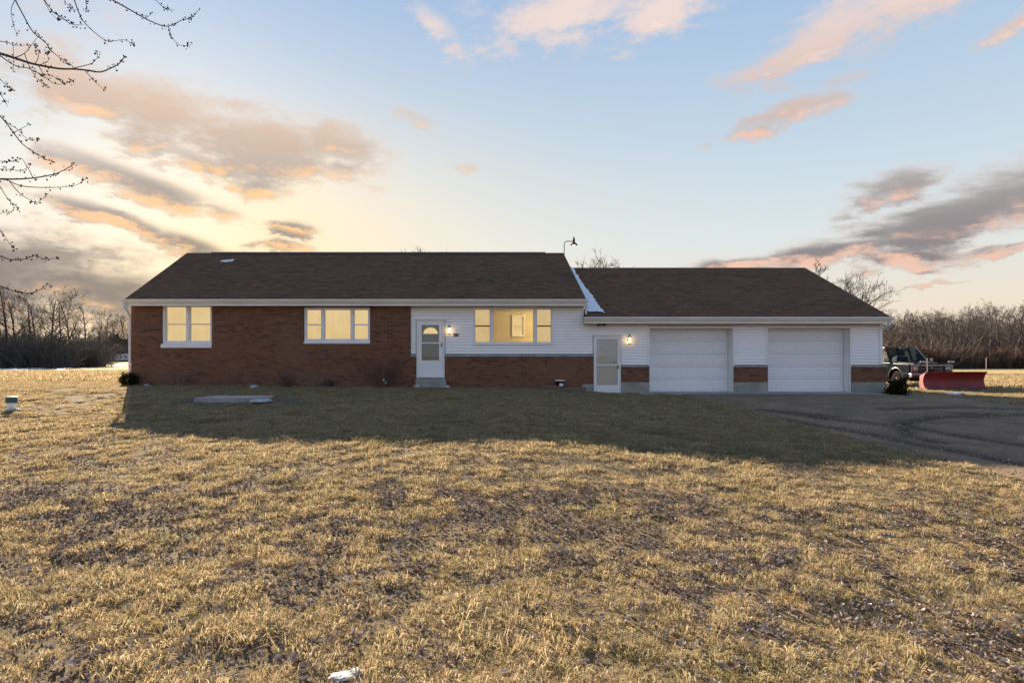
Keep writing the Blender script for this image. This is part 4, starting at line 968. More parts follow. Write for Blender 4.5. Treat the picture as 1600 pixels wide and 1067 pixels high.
# ------------------------------------------------------------------ truck with plow
PAINT = simple('dark_blue_green_truck_paint', (.008, .012, .018), (.010, .015, .021), 2, .22, 0, 1, .0, .08, coat=0)
CHROME = simple('dull_chrome', (.40, .40, .40), (.26, .26, .26), 9, .30, .02, 30, 1.0)
RUBBER = simple('tyre_rubber', (.010, .0095, .009), (.016, .015, .014), 6, .9, .2, 40, spec=.1)
PLOWRED = simple('faded_red_plow_paint', (.24, .016, .018), (.15, .015, .017), 2.2, .55, .15, 18)
LENS = simple('headlamp_lens', (.45, .50, .50), (.36, .40, .40), 9, .12, .1, 60, .3)
AMBER = simple('amber_lens', (.30, .075, .02), (.22, .05, .015), 9, .3)
DGLASS = glass('vehicle_glass', (.30, .34, .36), 1.18)
TZ = float(zsmooth(20.8, 6.5))
tk = thing('truck', 'old dark blue truck with chrome grille and a red snow plow', 'truck', (20.83, 5.8, TZ))
def bevel(o, w_=.02, seg=2):
    b = o.modifiers.new('bevel', 'BEVEL'); b.width = w_; b.segments = seg; b.limit_method = 'ANGLE'; b.angle_limit = R(35); return o
def arch(cy, cz, r, a0, a1, n=12): return [(cy + r * math.cos(R(a0 + (a1 - a0) * i / n)), cz + r * math.sin(R(a0 + (a1 - a0) * i / n))) for i in range(n + 1)]
prof = [(.10, .52), (.06, .60), (.06, 1.02), (.10, 1.07), (1.36, 1.13), (4.60, 1.10), (4.66, 1.04), (4.66, .55), (4.40, .50)] + arch(3.72, .42, .47, 10, 170)[0:] + [(3.2, .42), (1.5, .42)] + arch(.95, .42, .47, 0, 180)
b_ = MB().prism(prof, 'x', -.97, .97).obj('body', PAINT, tk); bevel(b_, .035)
# hood crease panel and cowl
bevel(MB().prism([(.12, 1.068), (.16, 1.095), (1.30, 1.155), (1.34, 1.128)], 'x', -.72, .72).obj('hood', PAINT, tk), .012)
# cabin: roof, pillars, glass, dark seats
zb, ztp = 1.11, 1.80; yb0, yb1, yt0, yt1 = 1.38, 4.52, 1.98, 4.42; wb, wt = .90, .74
rfm = MB().add([(-wt, yt0, ztp), (wt, yt0, ztp), (wt, yt1, ztp), (-wt, yt1, ztp), (-wt * .97, yt0 + .1, ztp + .06), (wt * .97, yt0 + .1, ztp + .06), (wt * .97, yt1 - .06, ztp + .06), (-wt * .97, yt1 - .06, ztp + .06)],
               [(3, 2, 1, 0), (4, 5, 6, 7), (0, 1, 5, 4), (1, 2, 6, 5), (2, 3, 7, 6), (3, 0, 4, 7)])
bevel(rfm.obj('cab_roof', PAINT, tk), .025)
def pillar(y0, y1, s, wd=.05, mat=PAINT):
    return MB().tube([(s * wb, y0, zb - .02), (s * wt, y1, ztp + .01)], wd, 6).obj('pillar', mat, tk)
for s in (-1, 1):
    pillar(yb0, yt0, s, .032, CHROME if s > 0 else PAINT); pillar(2.45, 2.55, s, .045); pillar(3.35, 3.35, s, .04); pillar(yb1, yt1, s, .05)
def pane(vs): MB().add(vs, [(0, 1, 2, 3)]).obj('window_glass', DGLASS, tk)
pane([(-wb + .02, yb0 + .01, zb), (wb - .02, yb0 + .01, zb), (wt - .02, yt0, ztp), (-wt + .02, yt0, ztp)]); pane([(-wb, yb1, zb), (wb, yb1, zb), (wt, yt1, ztp), (-wt, yt1, ztp)])
for s in (-1, 1):
    e = s * .004; pane([(s * wb + e, yb0, zb), (s * wb + e, 2.45, zb), (s * wt + e, 2.55, ztp), (s * wt + e, yt0, ztp)]); pane([(s * wb + e, 2.45, zb), (s * wb + e, yb1, zb), (s * wt + e, yt1, ztp), (s * wt + e, 2.55, ztp)])
for s in (-.38, .38):
    bevel(MB().box(s - .24, s + .24, 2.35, 2.5, .9, 1.42).obj('seat_back', M['dark'], tk), .04); MB().bbox(s - .13, s + .13, 2.4, 2.5, 1.44, 1.62, .03).obj('headrest', M['dark'], tk)
MB().box(-.86, .86, 1.40, 1.62, .95, 1.16).obj('dashboard', M['dark'], tk)
ang = [(.38 + .19 * math.cos(2 * math.pi * i / 18), 1.72 + .05 * math.sin(2 * math.pi * i / 18), 1.2 + .18 * math.sin(2 * math.pi * i / 18)) for i in range(19)]
MB().tube(ang, .016, 6, False).obj('steering_wheel', M['dark'], tk, True)
MB().bbox(-.13, .13, 1.98, 2.0, 1.64, 1.71, .01).obj('rear_view_mirror', M['dark'], tk)
# front end
gr = MB(); gr.bbox(-.93, .93, .01, .07, .985, 1.045, .012); gr.bbox(-.93, -.875, .01, .07, .66, .985, .012); gr.bbox(.875, .93, .01, .07, .66, .985, .012); gr.bbox(-.875, .875, .01, .07, .645, .672, .008)
go_ = gr.obj('grille', CHROME, tk)
MB().box(-.874, .874, .05, .064, .673, .984).obj('grille_back', M['darkmetal'], go_)
for z_ in (.775, .865): MB().bbox(-.55, .55, .025, .05, z_, z_ + .022, .004).obj('grille_bar', CHROME, go_)
MB().bbox(-.022, .022, .02, .05, .673, .984, .004).obj('grille_bar', CHROME, go_)
for s in (-1, 1):
    x0, x1 = sorted((s * .60, s * .855))
    hl = bars(MB(), x0, x1, .80, .965, .018, .015, .05).obj('headlight', CHROME, tk)
    MB().bbox(x0 + .018, x1 - .018, .022, .05, .818, .947, .008).obj('lens', LENS, hl)
    MB().bbox(x0 + .01, x1 - .01, .018, .05, .695, .785, .006).obj('turn_signal', AMBER, tk)
bevel(MB().prism([(-.10, .48), (-.14, .52), (-.14, .62), (-.10, .655), (.05, .655), (.05, .48)], 'x', -1.0, 1.0).obj('bumper', CHROME, tk), .012)
MB().bbox(-.99, .99, -.152, -.141, .535, .6, .004).obj('bumper_strip', M['darkmetal'], tk)
for s in (-1, 1):
    x_ = s * .972
    for cy, a0, a1 in ((.95, 0, 180), (3.72, 10, 170)):
        MB().tube([(x_, y, z) for y, z in arch(cy, .42, .475, a0, a1, 20)], .017, 6).obj('arch_trim', CHROME, tk, True)
        wx = s * .80
        wo = MB().lathe([(.20, -.12), (.33, -.125), (.375, -.09), (.385, 0), (.375, .09), (.33, .125), (.20, .12)], (wx, cy, .385), 28, 'x').obj('wheel', RUBBER, tk, True)
        MB().lathe([(.205, -.02 * s), (.2, .10 * s), (.13, .075 * s), (.07, .12 * s), (.03, .13 * s)], (wx, cy, .385), 24, 'x').obj('rim', M['darkmetal'], wo, True)
    MB().tube([(x_, .12, .665), (x_, .49, .665)], .012, 6).obj('side_trim', CHROME, tk)
    mi = MB().tube([(s * .93, 1.55, 1.14), (s * 1.05, 1.5, 1.2), (s * 1.07, 1.5, 1.3)], .012, 6).obj('mirror_arm', CHROME, tk, True)
    MB().bbox(*sorted((s * .99, s * 1.15)), 1.47, 1.52, 1.17, 1.34, .015).obj('mirror', CHROME, mi)
MB().box(-.8, .8, .3, 4.5, .30, .46).obj('underbody', M['darkmetal'], tk)
# plow
W2_ = 1.285; pp = [(-1.42 + .17 * (1 - math.sin(math.pi * (i / 12))) * -1.0, .02 + .74 * i / 12) for i in range(13)]
th = .02; poly = pp + [(y + th, z) for y, z in reversed(pp)]
pw_ = MB().prism(poly, 'x', -W2_ - .17, W2_ - .17).obj('snow_plow', PLOWRED, tk, True)
pw_.modifiers.new('edge', 'EDGE_SPLIT').split_angle = R(40)
for i in range(7):
    x_ = -W2_ - .15 + i * (2 * W2_ - .04) / 6; MB().prism([(y + th, z) for y, z in pp] + [(-1.22, .60), (-1.20, .12)][::1], 'x', x_ - .012, x_ + .012).obj('rib', PLOWRED, pw_)
MB().bbox(-W2_ - .17, W2_ - .17, -1.615, -1.588, .0, .13, .004).obj('cutting_edge', simple('worn_plow_steel', (.11, .06, .055), (.16, .10, .09), 5, .6, .2, 30, .5), pw_)
MB().tube([(-W2_ - .17, -1.59, .765), (W2_ - .17, -1.59, .765)], .016, 8).obj('top_rail', PLOWRED, pw_)
for x_ in (-W2_ - .10, W2_ - .2): MB().tube([(x_, -1.57, .72), (x_, -1.57, 1.36)], .014, 6).obj('marker_stick', simple('pale_marker_stick', (.55, .5, .45), None, 4, .5), pw_)
fr_ = MB()
for s in (-1, 1): fr_.tube([(s * .5, -.05, .40), (s * .12, -1.2, .3)], .04, 6); fr_.tube([(s * .38, -.12, .45), (s * .38, -.16, 1.0), (s * .38, -.14, 1.10)], .03, 6)
fr_.tube([(-.72, -.15, 1.10), (.78, -.15, 1.10)], .022, 6); fr_.tube([(.30, -.14, .7), (.34, -.5, .85), (.36, -.9, .6)], .03, 6); fr_.box(-.15, .15, -.3, -.12, .62, .86)
fr_.obj('plow_frame', M['darkmetal'], tk)
for x_ in (-.55, .70):
    o_ = MB().bbox(x_ - .11, x_ + .11, -.24, -.12, 1.115, 1.235, .025).obj('plow_light', M['darkmetal'], tk); MB().bbox(x_ - .095, x_ + .095, -.250, -.238, 1.13, 1.22, .006).obj('lens', LENS, o_)

# ------------------------------------------------------------------ far camper
X, Y = pt(188, 245); cz = float(zsmooth(X, Y))
rv_ = thing('camper', 'white camper trailer parked beyond the field, half hidden by the house', 'camper', (X + 1.4, Y, cz))
WHITE2 = simple('camper_white', (.66, .70, .76), (.56, .60, .66), .6, .4)
bevel(MB().prism([(-4.4, .55), (-4.75, 1.3), (-4.6, 2.55), (-4.2, 2.85), (4.6, 2.85), (4.75, 2.6), (4.75, .55)], 'y', -1.2, 1.2).obj('body', WHITE2, rv_), .08)
for x0, x1, z0, z1 in ((-4.0, -2.6, 1.6, 2.2), (-.9, -.1, 1.5, 2.1), (1.0, 1.9, 1.65, 2.2), (2.9, 3.8, 1.6, 2.2)): MB().bbox(x0, x1, -1.24, -1.19, z0, z1, .02).obj('window', M['dark'], rv_)
MB().bbox(-.3, .25, -1.235, -1.19, .7, 1.45, .02).obj('door', M['gutter'], rv_); MB().bbox(-4.6, 4.7, -1.225, -1.19, 1.05, 1.25, .01).obj('stripe', simple('blue_grey_stripe', (.16, .22, .32), None, 3, .5), rv_)
for x_ in (.6, 3.0): bevel(MB().box(x_ - .55, x_ + .55, -.4, .4, 2.85, 3.2).obj('air_conditioner', WHITE2, rv_), .1)
for x_ in (.4, 1.3): MB().lathe([(.2, -.11), (.36, -.1), (.36, .1), (.2, .11)], (x_, -1.05, .36), 20, 'y').obj('wheel', RUBBER, rv_, True)
MB().bbox(-4.55, -3.2, -1.22, -1.1, .15, .9, .05).obj('skirt', M['dark'], rv_)

# ------------------------------------------------------------------ scatter (stuff only): points with rotation, scale and source index
def scatter(name, meshes, P, ROT, SCL, IDX, label, cat=None):
    me = bpy.data.meshes.new(name); me.vertices.add(len(P)); me.vertices.foreach_set('co', np.asarray(P, np.float32).ravel())
    for nm, ty, arr in (('rot', 'FLOAT_VECTOR', ROT), ('scl', 'FLOAT_VECTOR', SCL), ('pick', 'INT', IDX)):
        a = me.attributes.new(nm, ty, 'POINT'); a.data.foreach_set('vector' if ty == 'FLOAT_VECTOR' else 'value', np.asarray(arr, np.int32 if ty == 'INT' else np.float32).ravel())
    me.update()
    o = link(name, me, None, label, cat, None, 'stuff')
    src = bpy.data.collections.new(name + '_sources')
    for i, ms in enumerate(meshes): src.objects.link(bpy.data.objects.new(f'{name}_source_{i:02d}', ms))
    ng = bpy.data.node_groups.new(name + '_scatter', 'GeometryNodeTree')
    ng.interface.new_socket('Geometry', in_out='INPUT', socket_type='NodeSocketGeometry'); ng.interface.new_socket('Geometry', in_out='OUTPUT', socket_type='NodeSocketGeometry')
    N = ng.nodes; L = ng.links; gi_, go2 = N.new('NodeGroupInput'), N.new('NodeGroupOutput')
    ci = N.new('GeometryNodeCollectionInfo'); ci.inputs[0].default_value = src; ci.inputs['Separate Children'].default_value = True; ci.inputs['Reset Children'].default_value = True
    ip = N.new('GeometryNodeInstanceOnPoints'); ip.inputs['Pick Instance'].default_value = True
    def att(nm, ty):
        n = N.new('GeometryNodeInputNamedAttribute'); n.data_type = ty; n.inputs[0].default_value = nm; return n.outputs[0]
    L.new(gi_.outputs[0], ip.inputs['Points']); L.new(ci.outputs[0], ip.inputs['Instance']); L.new(att('pick', 'INT'), ip.inputs['Instance Index'])
    L.new(att('rot', 'FLOAT_VECTOR'), ip.inputs['Rotation']); L.new(att('scl', 'FLOAT_VECTOR'), ip.inputs['Scale']); L.new(ip.outputs[0], go2.inputs[0])
    o.modifiers.new('scatter', 'NODES').node_group = ng
    return o

# far woods as masses behind the single trees
woods = []
for (a, b, H) in protos:
    ta = MB(); 
    va_ = np.array([v.co[:] for v in a.vertices]); 
    woods.append(a); woods.append(b)
def wood(name, pts, label):
    P = []; Rr = []; S = []; I = []
    for (x, y, s) in pts:
        k = random.randrange(len(protos)); r_ = random.uniform(0, 6.28)
        for j in (0, 1): P.append((x, y, float(zsmooth(x, y)) - .2)); Rr.append((0, 0, r_)); S.append((s, s, s)); I.append(2 * k + j)
    return scatter(name, woods, P, Rr, S, I, label, 'woods')
random.seed(5)
pts = []
for i in range(150):
    px = random.uniform(1330, 1720); d = random.uniform(165, 235); X, Y = pt(px, d); pts.append((X, Y, (2.2 + (PY0 - 490 + 16 * float(vnoise(px, 0, 55, 15)) + 10 * float(sst(px, 1500, 1590))) / FPX * d) / 16 * random.uniform(.85, 1.03)))
wood('distant_wood', pts, 'dense grey mass of bare woods behind the right field')
pts = []
for i in range(130):
    px = random.uniform(-160, 215); d = random.uniform(140, 190) + max(0, px - 110) * 1.3; X, Y = pt(px, d); pts.append((X, Y, random.uniform(.42, .70) * d / 165))
wood('distant_wood', pts, 'grey mass of bare trees behind the left field')
# thickets
def brush_mesh(seed, h, mat, n=26, fine=5):
    rn = random.Random(seed); m = MB()
    for k in range(n):
        p_, q_, _ = limb(m, (rn.gauss(0, h * .22), rn.gauss(0, h * .22), -.2), (rn.gauss(0, .35), rn.gauss(0, .35), 1), h * rn.uniform(.5, 1.05), .03, .010, rn, 4, .35, .05, 3)
        for j in range(fine):
            i = rn.randint(0, 3); p2, q2, _ = limb(m, p_[i], (p_[i + 1] - p_[i]).normalized() + Vector((rn.gauss(0, .6), rn.gauss(0, .6), rn.gauss(0, .4))), h * .35 * rn.random(), .015, .007, rn, 2, .4, .0, 3)
            for l in range(2): limb(m, p2[1], Vector((rn.gauss(0, 1), rn.gauss(0, 1), rn.gauss(.4, .7))), h * .15 * rn.random(), .009, .006, rn, 1, .4, 0, 3)
    return m.mesh('brush', mat)
BR_L = simple('grey_brush_twigs', (.11, .096, .084), (.075, .067, .062), .3, .95)
BR_R = simple('brown_brush_twigs', (.098, .064, .047), (.064, .047, .040), .3, .95)
def thicket(name, region, n, hs, mats, label, seed, leaf=None):
    random.seed(seed); ms = [brush_mesh(seed * 10 + i, 4.0, mats) for i in range(4)]
    if leaf:
        for i in range(3):
            V, F = leaf_ball(ellipsoid(0, 1.2, 2.0, 2.0, 1.4, .2, .4, i), 800, .34, seed + i, .42); ms.append(np_mesh('brush_leaves', V, F, leaf))
    P = []; Rr = []; S = []; I = []
    for k in range(n):
        px = random.uniform(region[0], region[1]); d = random.uniform(region[2], region[3]); X, Y = pt(px, d); s = random.uniform(*hs) / 4.0; 
        P.append((X, Y, float(zsmooth(X, Y)))); Rr.append((0, 0, random.uniform(0, 6.28))); S.append((s * 1.2, s * 1.2, s)); I.append(random.randrange(4))
        if leaf and random.random() < .75: P.append((X, Y, float(zsmooth(X, Y)))); Rr.append((0, 0, random.uniform(0, 6.28))); s2 = s * random.uniform(.5, .95); S.append((s2, s2, s2)); I.append(4 + random.randrange(3))
    scatter(name, ms, P, Rr, S, I, label, 'brush')
thicket('thicket', (-170, 95, 114, 128), 170, (5.0, 8.6), BR_L, 'grey leafless thicket along the left field edge', 3)
thicket('thicket', (88, 150, 122, 165), 70, (4.5, 7.5), BR_L, 'grey leafless thicket around the small cedar', 14)
thicket('thicket', (140, 216, 250, 275), 90, (6.0, 11.0), BR_L, 'grey leafless thicket behind the white camper', 4)
thicket('thicket', (1340, 1700, 128, 150), 240, (3.5, 8.0), BR_R, 'brown thicket with rust coloured leaves along the right field edge', 5, RUSTY)

# ------------------------------------------------------------------ near tree: branches reach into the picture from the left
PATHS = {  # picture points traced along each branch, thickness at start (m)
 'a': [([(24, 0), (18, 13), (18.5, 27), (22.5, 45), (27.5, 53)], .005), ([(24, -12), (24, 0), (38, 27), (52, 51), (70, 66), (79, 78), (87, 86), (101, 95), (115, 105)], .009),
       ([(62, -12), (69, 0), (83, 19), (97, 28), (112, 38), (130, 39)], .007), ([(83, 19), (90, 36), (99, 41)], .004), ([(113, -12), (116, 0), (124, 22), (133, 37), (155, 57), (171, 65), (193, 62.5), (209, 70)], .008),
       ([(94, -10), (100, 0), (110, 13), (119, 16)], .004), ([(133, -8), (134, 0), (135, 11), (138, 20)], .004),
       ([(160, -10), (175, 0), (193, 10), (214, 22), (234, 33), (257.6, 41.6), (272, 38), (286, 31), (299, 28), (311.6, 15)], .010), ([(257.6, 41.6), (263, 56), (272, 67.5), (283, 72.5), (297, 71)], .005), ([(193, 10), (209, 17), (224, 20)], .004), ([(234, 33), (240, 24)], .004),
       ([(236, -8), (243, 0), (254, 11), (263, 16), (272, 16)], .005)],
 'b': [([(-14, 81), (0, 84), (22.5, 91), (47, 99), (67, 103.5), (94.5, 108), (117, 108.5), (139.5, 110.7), (157, 113), (175, 106), (187, 99), (195, 88)], .017), ([(47, 99), (56, 90), (62, 74), (67, 57)], .006), ([(94.5, 108), (117, 103.5), (135, 99), (146, 90), (150, 79)], .006), ([(135, 110), (146, 124), (155, 133), (166, 142)], .005), ([(97, 109), (101, 126), (108, 135), (117, 133), (122.6, 127)], .005), ([(20, 92), (34, 85.5), (43, 74), (44, 67.5)], .005),
       ([(-12, 80), (0, 87), (13.5, 97), (29, 105), (45, 107), (63, 116), (81, 119), (97, 129)], .008), ([(46, 101), (53, 119), (63, 133), (75, 138)], .005), ([(-10, 64), (0, 65), (13.5, 67.5), (25, 71), (43, 71)], .006), ([(-10, 118), (0, 124), (9, 133), (19, 141)], .006), ([(-8, 138), (0, 146), (7, 157.5), (12.4, 167.6)], .005), ([(21, 93), (21, 110), (21, 118)], .003), ([(60, 103), (75, 97), (74, 84), (75, 80)], .004)],
 'c': [([(-12, 170), (0, 181), (15.5, 199.5), (34, 224), (56, 240), (71, 249), (83.5, 253.6)], .009), ([(0, 182), (18.5, 199.5), (34, 209), (46, 221), (62, 220.5)], .005), ([(0, 183.4), (34, 183.4)], .004),
       ([(-14, 280), (0, 280), (31, 280), (62, 277), (90, 270.6), (114.5, 258)], .012), ([(46, 279), (62, 289), (87, 292), (108, 292), (130, 289), (142, 277)], .006), ([(28, 280), (28.5, 264.5), (26, 247.5)], .005), ([(18.5, 282), (34, 301.6), (49.5, 312), (59, 315.5), (74, 306)], .005), ([(-10, 264), (0, 264.5), (15.5, 265), (31, 267), (46, 261.4)], .005), ([(-10, 288), (0, 292), (12.4, 311), (29.4, 326)], .006), ([(-8, 251), (0, 252), (12.4, 253), (26, 250.5)], .004), ([(-8, 336), (0, 334), (15.5, 331)], .004)],
 'd': [([(-10, 352), (0, 359), (9, 373), (23, 389)], .005), ([(-14, 398), (0, 400.6), (18.5, 406), (40, 405), (55.7, 398.5), (68, 405), (91, 403.7)], .007), ([(-14, 443), (0, 447), (25, 456), (46, 458), (62, 453), (72.7, 445.5)], .007)]}
TX, TY = -8.3, -15.2
mt = thing('budding_tree', 'near leafless tree with buds whose twigs hang into the upper left', 'tree', (TX, TY, float(z_ground(TX, TY))))
BUD = simple('dark_red_buds', (.060, .030, .026), (.035, .022, .020), 20, .8)
W = lambda px, py, d: at(px, py, d) - mt.location
bu = MB(); rnd = random.Random(12)
tmb = MB(); zt0 = mt.location.z
trunk_pts = [Vector((0, 0, -.3)), Vector((.02, 0, .5)), Vector((.05, .05, 1.6)), Vector((-.05, .1, 3.2)), Vector((.1, 0, 5.0)), Vector((.0, .1, 7.0)), Vector((.1, .0, 9.5))]
tmb.tube(trunk_pts, [.30, .22, .19, .16, .12, .08, .03], 12)
roots = {'a': (5.0, 6.3), 'b': (3.2, 6.0), 'c': (2.3, 5.8), 'd': (1.6, 5.6)}
LIMB = {}
for key, ends in {'a': [(-140, 40), (-60, -30), (60, -48), (190, -42), (270, -60)], 'b': [(-260, 130), (-150, 78), (-60, 62), (-22, 78)], 'c': [(-260, 250), (-150, 205), (-60, 200), (-24, 250)], 'd': [(-280, 330), (-160, 330), (-70, 370), (-26, 420)]}.items():
    zr, d0 = roots[key]; ctl = [Vector((0, .05, zr - .25)), Vector((0, .05, zr)) + Vector((.5, -.05, .25))] + [W(x, y, d0 + .1 * i) for i, (x, y) in enumerate(ends)]; lm_ = []
    for i in range(len(ctl) - 1):
        p0_, p1_, p2_, p3_ = ctl[max(i - 1, 0)], ctl[i], ctl[i + 1], ctl[min(i + 2, len(ctl) - 1)]
        for u in (0, .25, .5, .75): lm_.append(.5 * (2 * p1_ + (p2_ - p0_) * u + (2 * p0_ - 5 * p1_ + 4 * p2_ - p3_) * u * u + (3 * p1_ - p0_ - 3 * p2_ + p3_) * u ** 3))
    lm_.append(ctl[-1]); LIMB[key] = lm_; nl_ = len(lm_)
    tmb.tube(lm_, [(.060 if key == 'a' else .045) * (1 - .86 * i / nl_) for i in range(nl_)], 7, False)
for key, lst in PATHS.items():
    zr, d0 = roots[key]; done = []
    for j, (path, r0) in enumerate(lst):
        n = len(path); main = path[0][0] < 0 or path[0][1] < 0 or not done
        dd = d0 + .25 * math.sin(j * 2.1); pts = [W(x, y, dd + .12 * math.sin(i * .9 + j) * i / n) for i, (x, y) in enumerate(path)]
        if not main:   # side twig: start on the branch it leaves
            best = None
            for (p2, r2, pts2) in done:
                for q_ in pts2:
                    dq = (q_ - pts[0]).length
                    if best is None or dq < best[0]: best = (dq, q_)
            off = best[1] - pts[0]; pts = [p_ + off * (1 - i / n) for i, p_ in enumerate(pts)]; pts[0] = best[1]
        else:
            # leaves the group's limb outside the picture
            tgt = pts[0]; lm_ = LIMB[key]; near_ = min(range(3, len(lm_)), key=lambda i: (lm_[i] - tgt).length); st = lm_[max(3, near_ - 3)]
            dirn = (lm_[max(3, near_ - 3)] - lm_[max(3, near_ - 3) - 1]).normalized(); gap = (tgt - st).length; back = (pts[1] - pts[0]).normalized()
            c1 = st + dirn * gap * .45; c2 = tgt - back * gap * .35
            cur = [st * (1 - u) ** 3 + c1 * 3 * u * (1 - u) ** 2 + c2 * 3 * u * u * (1 - u) + tgt * u ** 3 for u in [k / 8 for k in range(9)]]
            tmb.tube(cur, [r0 * 1.25 - (r0 * .45) * k / 8 for k in range(9)], 6, False)
        # smooth the traced line
        sm = []
        for i in range(n - 1):
            a_, b_2, c_, e_ = pts[max(i - 1, 0)], pts[i], pts[i + 1], pts[min(i + 2, n - 1)]
            for u in (0, .33, .66):
                sm.append(.5 * ((2 * b_2) + (c_ - a_) * u + (2 * a_ - 5 * b_2 + 4 * c_ - e_) * u * u + (3 * b_2 - a_ - 3 * c_ + e_) * u ** 3))
        sm.append(pts[-1]); N_ = len(sm)
        MB().tube(sm, [max(r0 * .8 * (1 - .72 * k / N_), .002) for k in range(N_)], 5, False).obj('branch', M['twig'], mt, True)
        done.append((path, r0, sm))
        # buds in small clusters, thicker toward the tip
        for k in range(2, N_):
            f = k / N_
            if rnd.random() < .30 + .6 * f:
                for q_ in range(rnd.randint(1, 3 if f < .6 else 5)):
                    c_ = sm[k] + Vector((rnd.gauss(0, .016), rnd.gauss(0, .016), rnd.gauss(0, .014))); s = rnd.uniform(.005, .0105); ax = Vector((rnd.gauss(0, 1), rnd.gauss(0, 1), rnd.gauss(0, 1))).normalized(); o1 = ax.orthogonal().normalized(); o2 = ax.cross(o1)
                    bu.add([c_ - ax * s * 1.3, c_ + o1 * s, c_ + o2 * s, c_ - o1 * s, c_ - o2 * s, c_ + ax * s * 1.4], [(0, 2, 1), (0, 3, 2), (0, 4, 3), (0, 1, 4), (5, 1, 2), (5, 2, 3), (5, 3, 4), (5, 4, 1)])
                    if s > .009: bu.tube([sm[k], c_], .0016, 3, False)
# the rest of the crown, outside the picture
for k in range(9):
    a_ = R(100 + k * 24); z_ = 3.4 + .6 * k; limb(tmb, trunk_pts[3].lerp(trunk_pts[6], k / 9), (math.cos(a_), math.sin(a_), .6), 3.2 - .15 * k, .05, .01, rnd, 6, .25, .08, 5)
tmb.obj('trunk', M['bark'], mt, True); bu.obj('buds', BUD, mt, kind='stuff')

# ------------------------------------------------------------------ grass and fallen leaves
GRASS = plant('dry_grass_blades', [(0, (0.459, 0.346, 0.194)), (.18, (0.588, 0.470, 0.291)), (.36, (0.367, 0.275, 0.154)), (.52, (0.532, 0.399, 0.227)), (.66, (0.303, 0.239, 0.146)), (.78, (0.679, 0.567, 0.380)), (.86, (0.220, 0.239, 0.081)), (.95, (0.367, 0.221, 0.106)), (1, (0.514, 0.434, 0.308))], .40,
              [((0.184, 0.186, 0.073), .54, .72, .55, .8), ((0.441, 0.257, 0.114), .58, .72, .40, 1.6), ((0.496, 0.408, 0.283), .60, .74, .5, 2.3), ((0.202, 0.151, 0.097), .60, .74, .6, 3.1)])
LEAF = plant('fallen_leaves_brown', [(0, (.105, .080, .068)), (.2, (.16, .122, .102)), (.4, (.25, .205, .175)), (.58, (.085, .062, .052)), (.70, (.30, .26, .24)), (.88, (.15, .085, .065)), (.94, (.50, .45, .43)), (1, (.20, .08, .05))], .15)
def tuft(seed, n, rad, hlo, hhi, wd, lay, comb=.5, zf=1.0):
    rg = np.random.default_rng(seed); a = rg.uniform(0, 6.283, n); r = rad * np.sqrt(rg.random(n)); bx, by = r * np.cos(a), r * np.sin(a)
    h = rg.uniform(hlo, hhi, n) * (1 - .35 * r / rad); ang = rg.normal(0.0, 1.5 - comb, n); ld_ = rg.uniform(.4, 1.0, n) * lay
    ox = bx / rad * .5; oy = by / rad * .5; dx_, dy_ = np.cos(ang) * comb + ox + rg.normal(0, .4, n), np.sin(ang) * comb + oy + rg.normal(0, .4, n); nn = np.hypot(dx_, dy_) + 1e-6; dx_ /= nn; dy_ /= nn
    mx, my, mz = bx + dx_ * h * .35 * ld_, by + dy_ * h * .35 * ld_, h * (.58 - .2 * ld_)
    tx, ty, tz = bx + dx_ * h * (1.0 * ld_), by + dy_ * h * (1.0 * ld_), h * np.maximum(.92 - .85 * ld_ ** 1.3, .06)
    sa = rg.uniform(0, 6.283, n); sx_, sy_ = np.cos(sa) * wd / 2, np.sin(sa) * wd / 2; sc = rg.uniform(.6, 1.3, n); sx_ *= sc; sy_ *= sc
    z0 = np.full(n, -.02); mz = mz * zf; tz = tz * zf
    V = np.stack([np.stack([bx - sx_, by - sy_, z0], -1), np.stack([bx + sx_, by + sy_, z0], -1), np.stack([mx + sx_, my + sy_, mz], -1), np.stack([mx - sx_, my - sy_, mz], -1), np.stack([tx, ty, tz], -1)], 1)
    o = np.arange(n)[:, None] * 5; F = np.concatenate([o + [0, 1, 2], o + [0, 2, 3], o + [3, 2, 4]], 0)
    return np_mesh('tuft', V.reshape(-1, 3), F, GRASS)
near_t = [tuft(100 + i, 48, .065, .03, .085, .0036, 1.3, .75) for i in range(4)] + [tuft(110 + i, 40, .055, .05, .12, .0038, 1.1, .5) for i in range(2)] + [tuft(114, 22, .09, .09, .17, .0036, 1.35, .8)]
mat_t = [tuft(140 + i, 46, .10, .05, .11, .0042, 1.5, .35, .40) for i in range(4)]
mid_t = [tuft(120 + i, 75, .13, .035, .09, .0070, 1.3, .7, .85) for i in range(4)] + [tuft(126, 60, .10, .06, .14, .0075, .9, .4)]
far_t = [tuft(130 + i, 80, .55, .07, .15, .022, 1.0, .5) for i in range(3)]
def lay_points(rg, dens_, d0, d1, marg=2.8):
    """evenly spread points over the ground in front of the eye, a little wider than the picture"""
    area = (d1 - d0) * (.83 * (d0 + d1) + 2 * marg); n = int(dens_ * area * 1.2); d = np.sqrt(d0 * d0 + rg.random(n) * (d1 * d1 - d0 * d0))
    u = rg.random(n); return (-.75 * d - marg) + u * (1.66 * d + 2 * marg), d - CAM_D
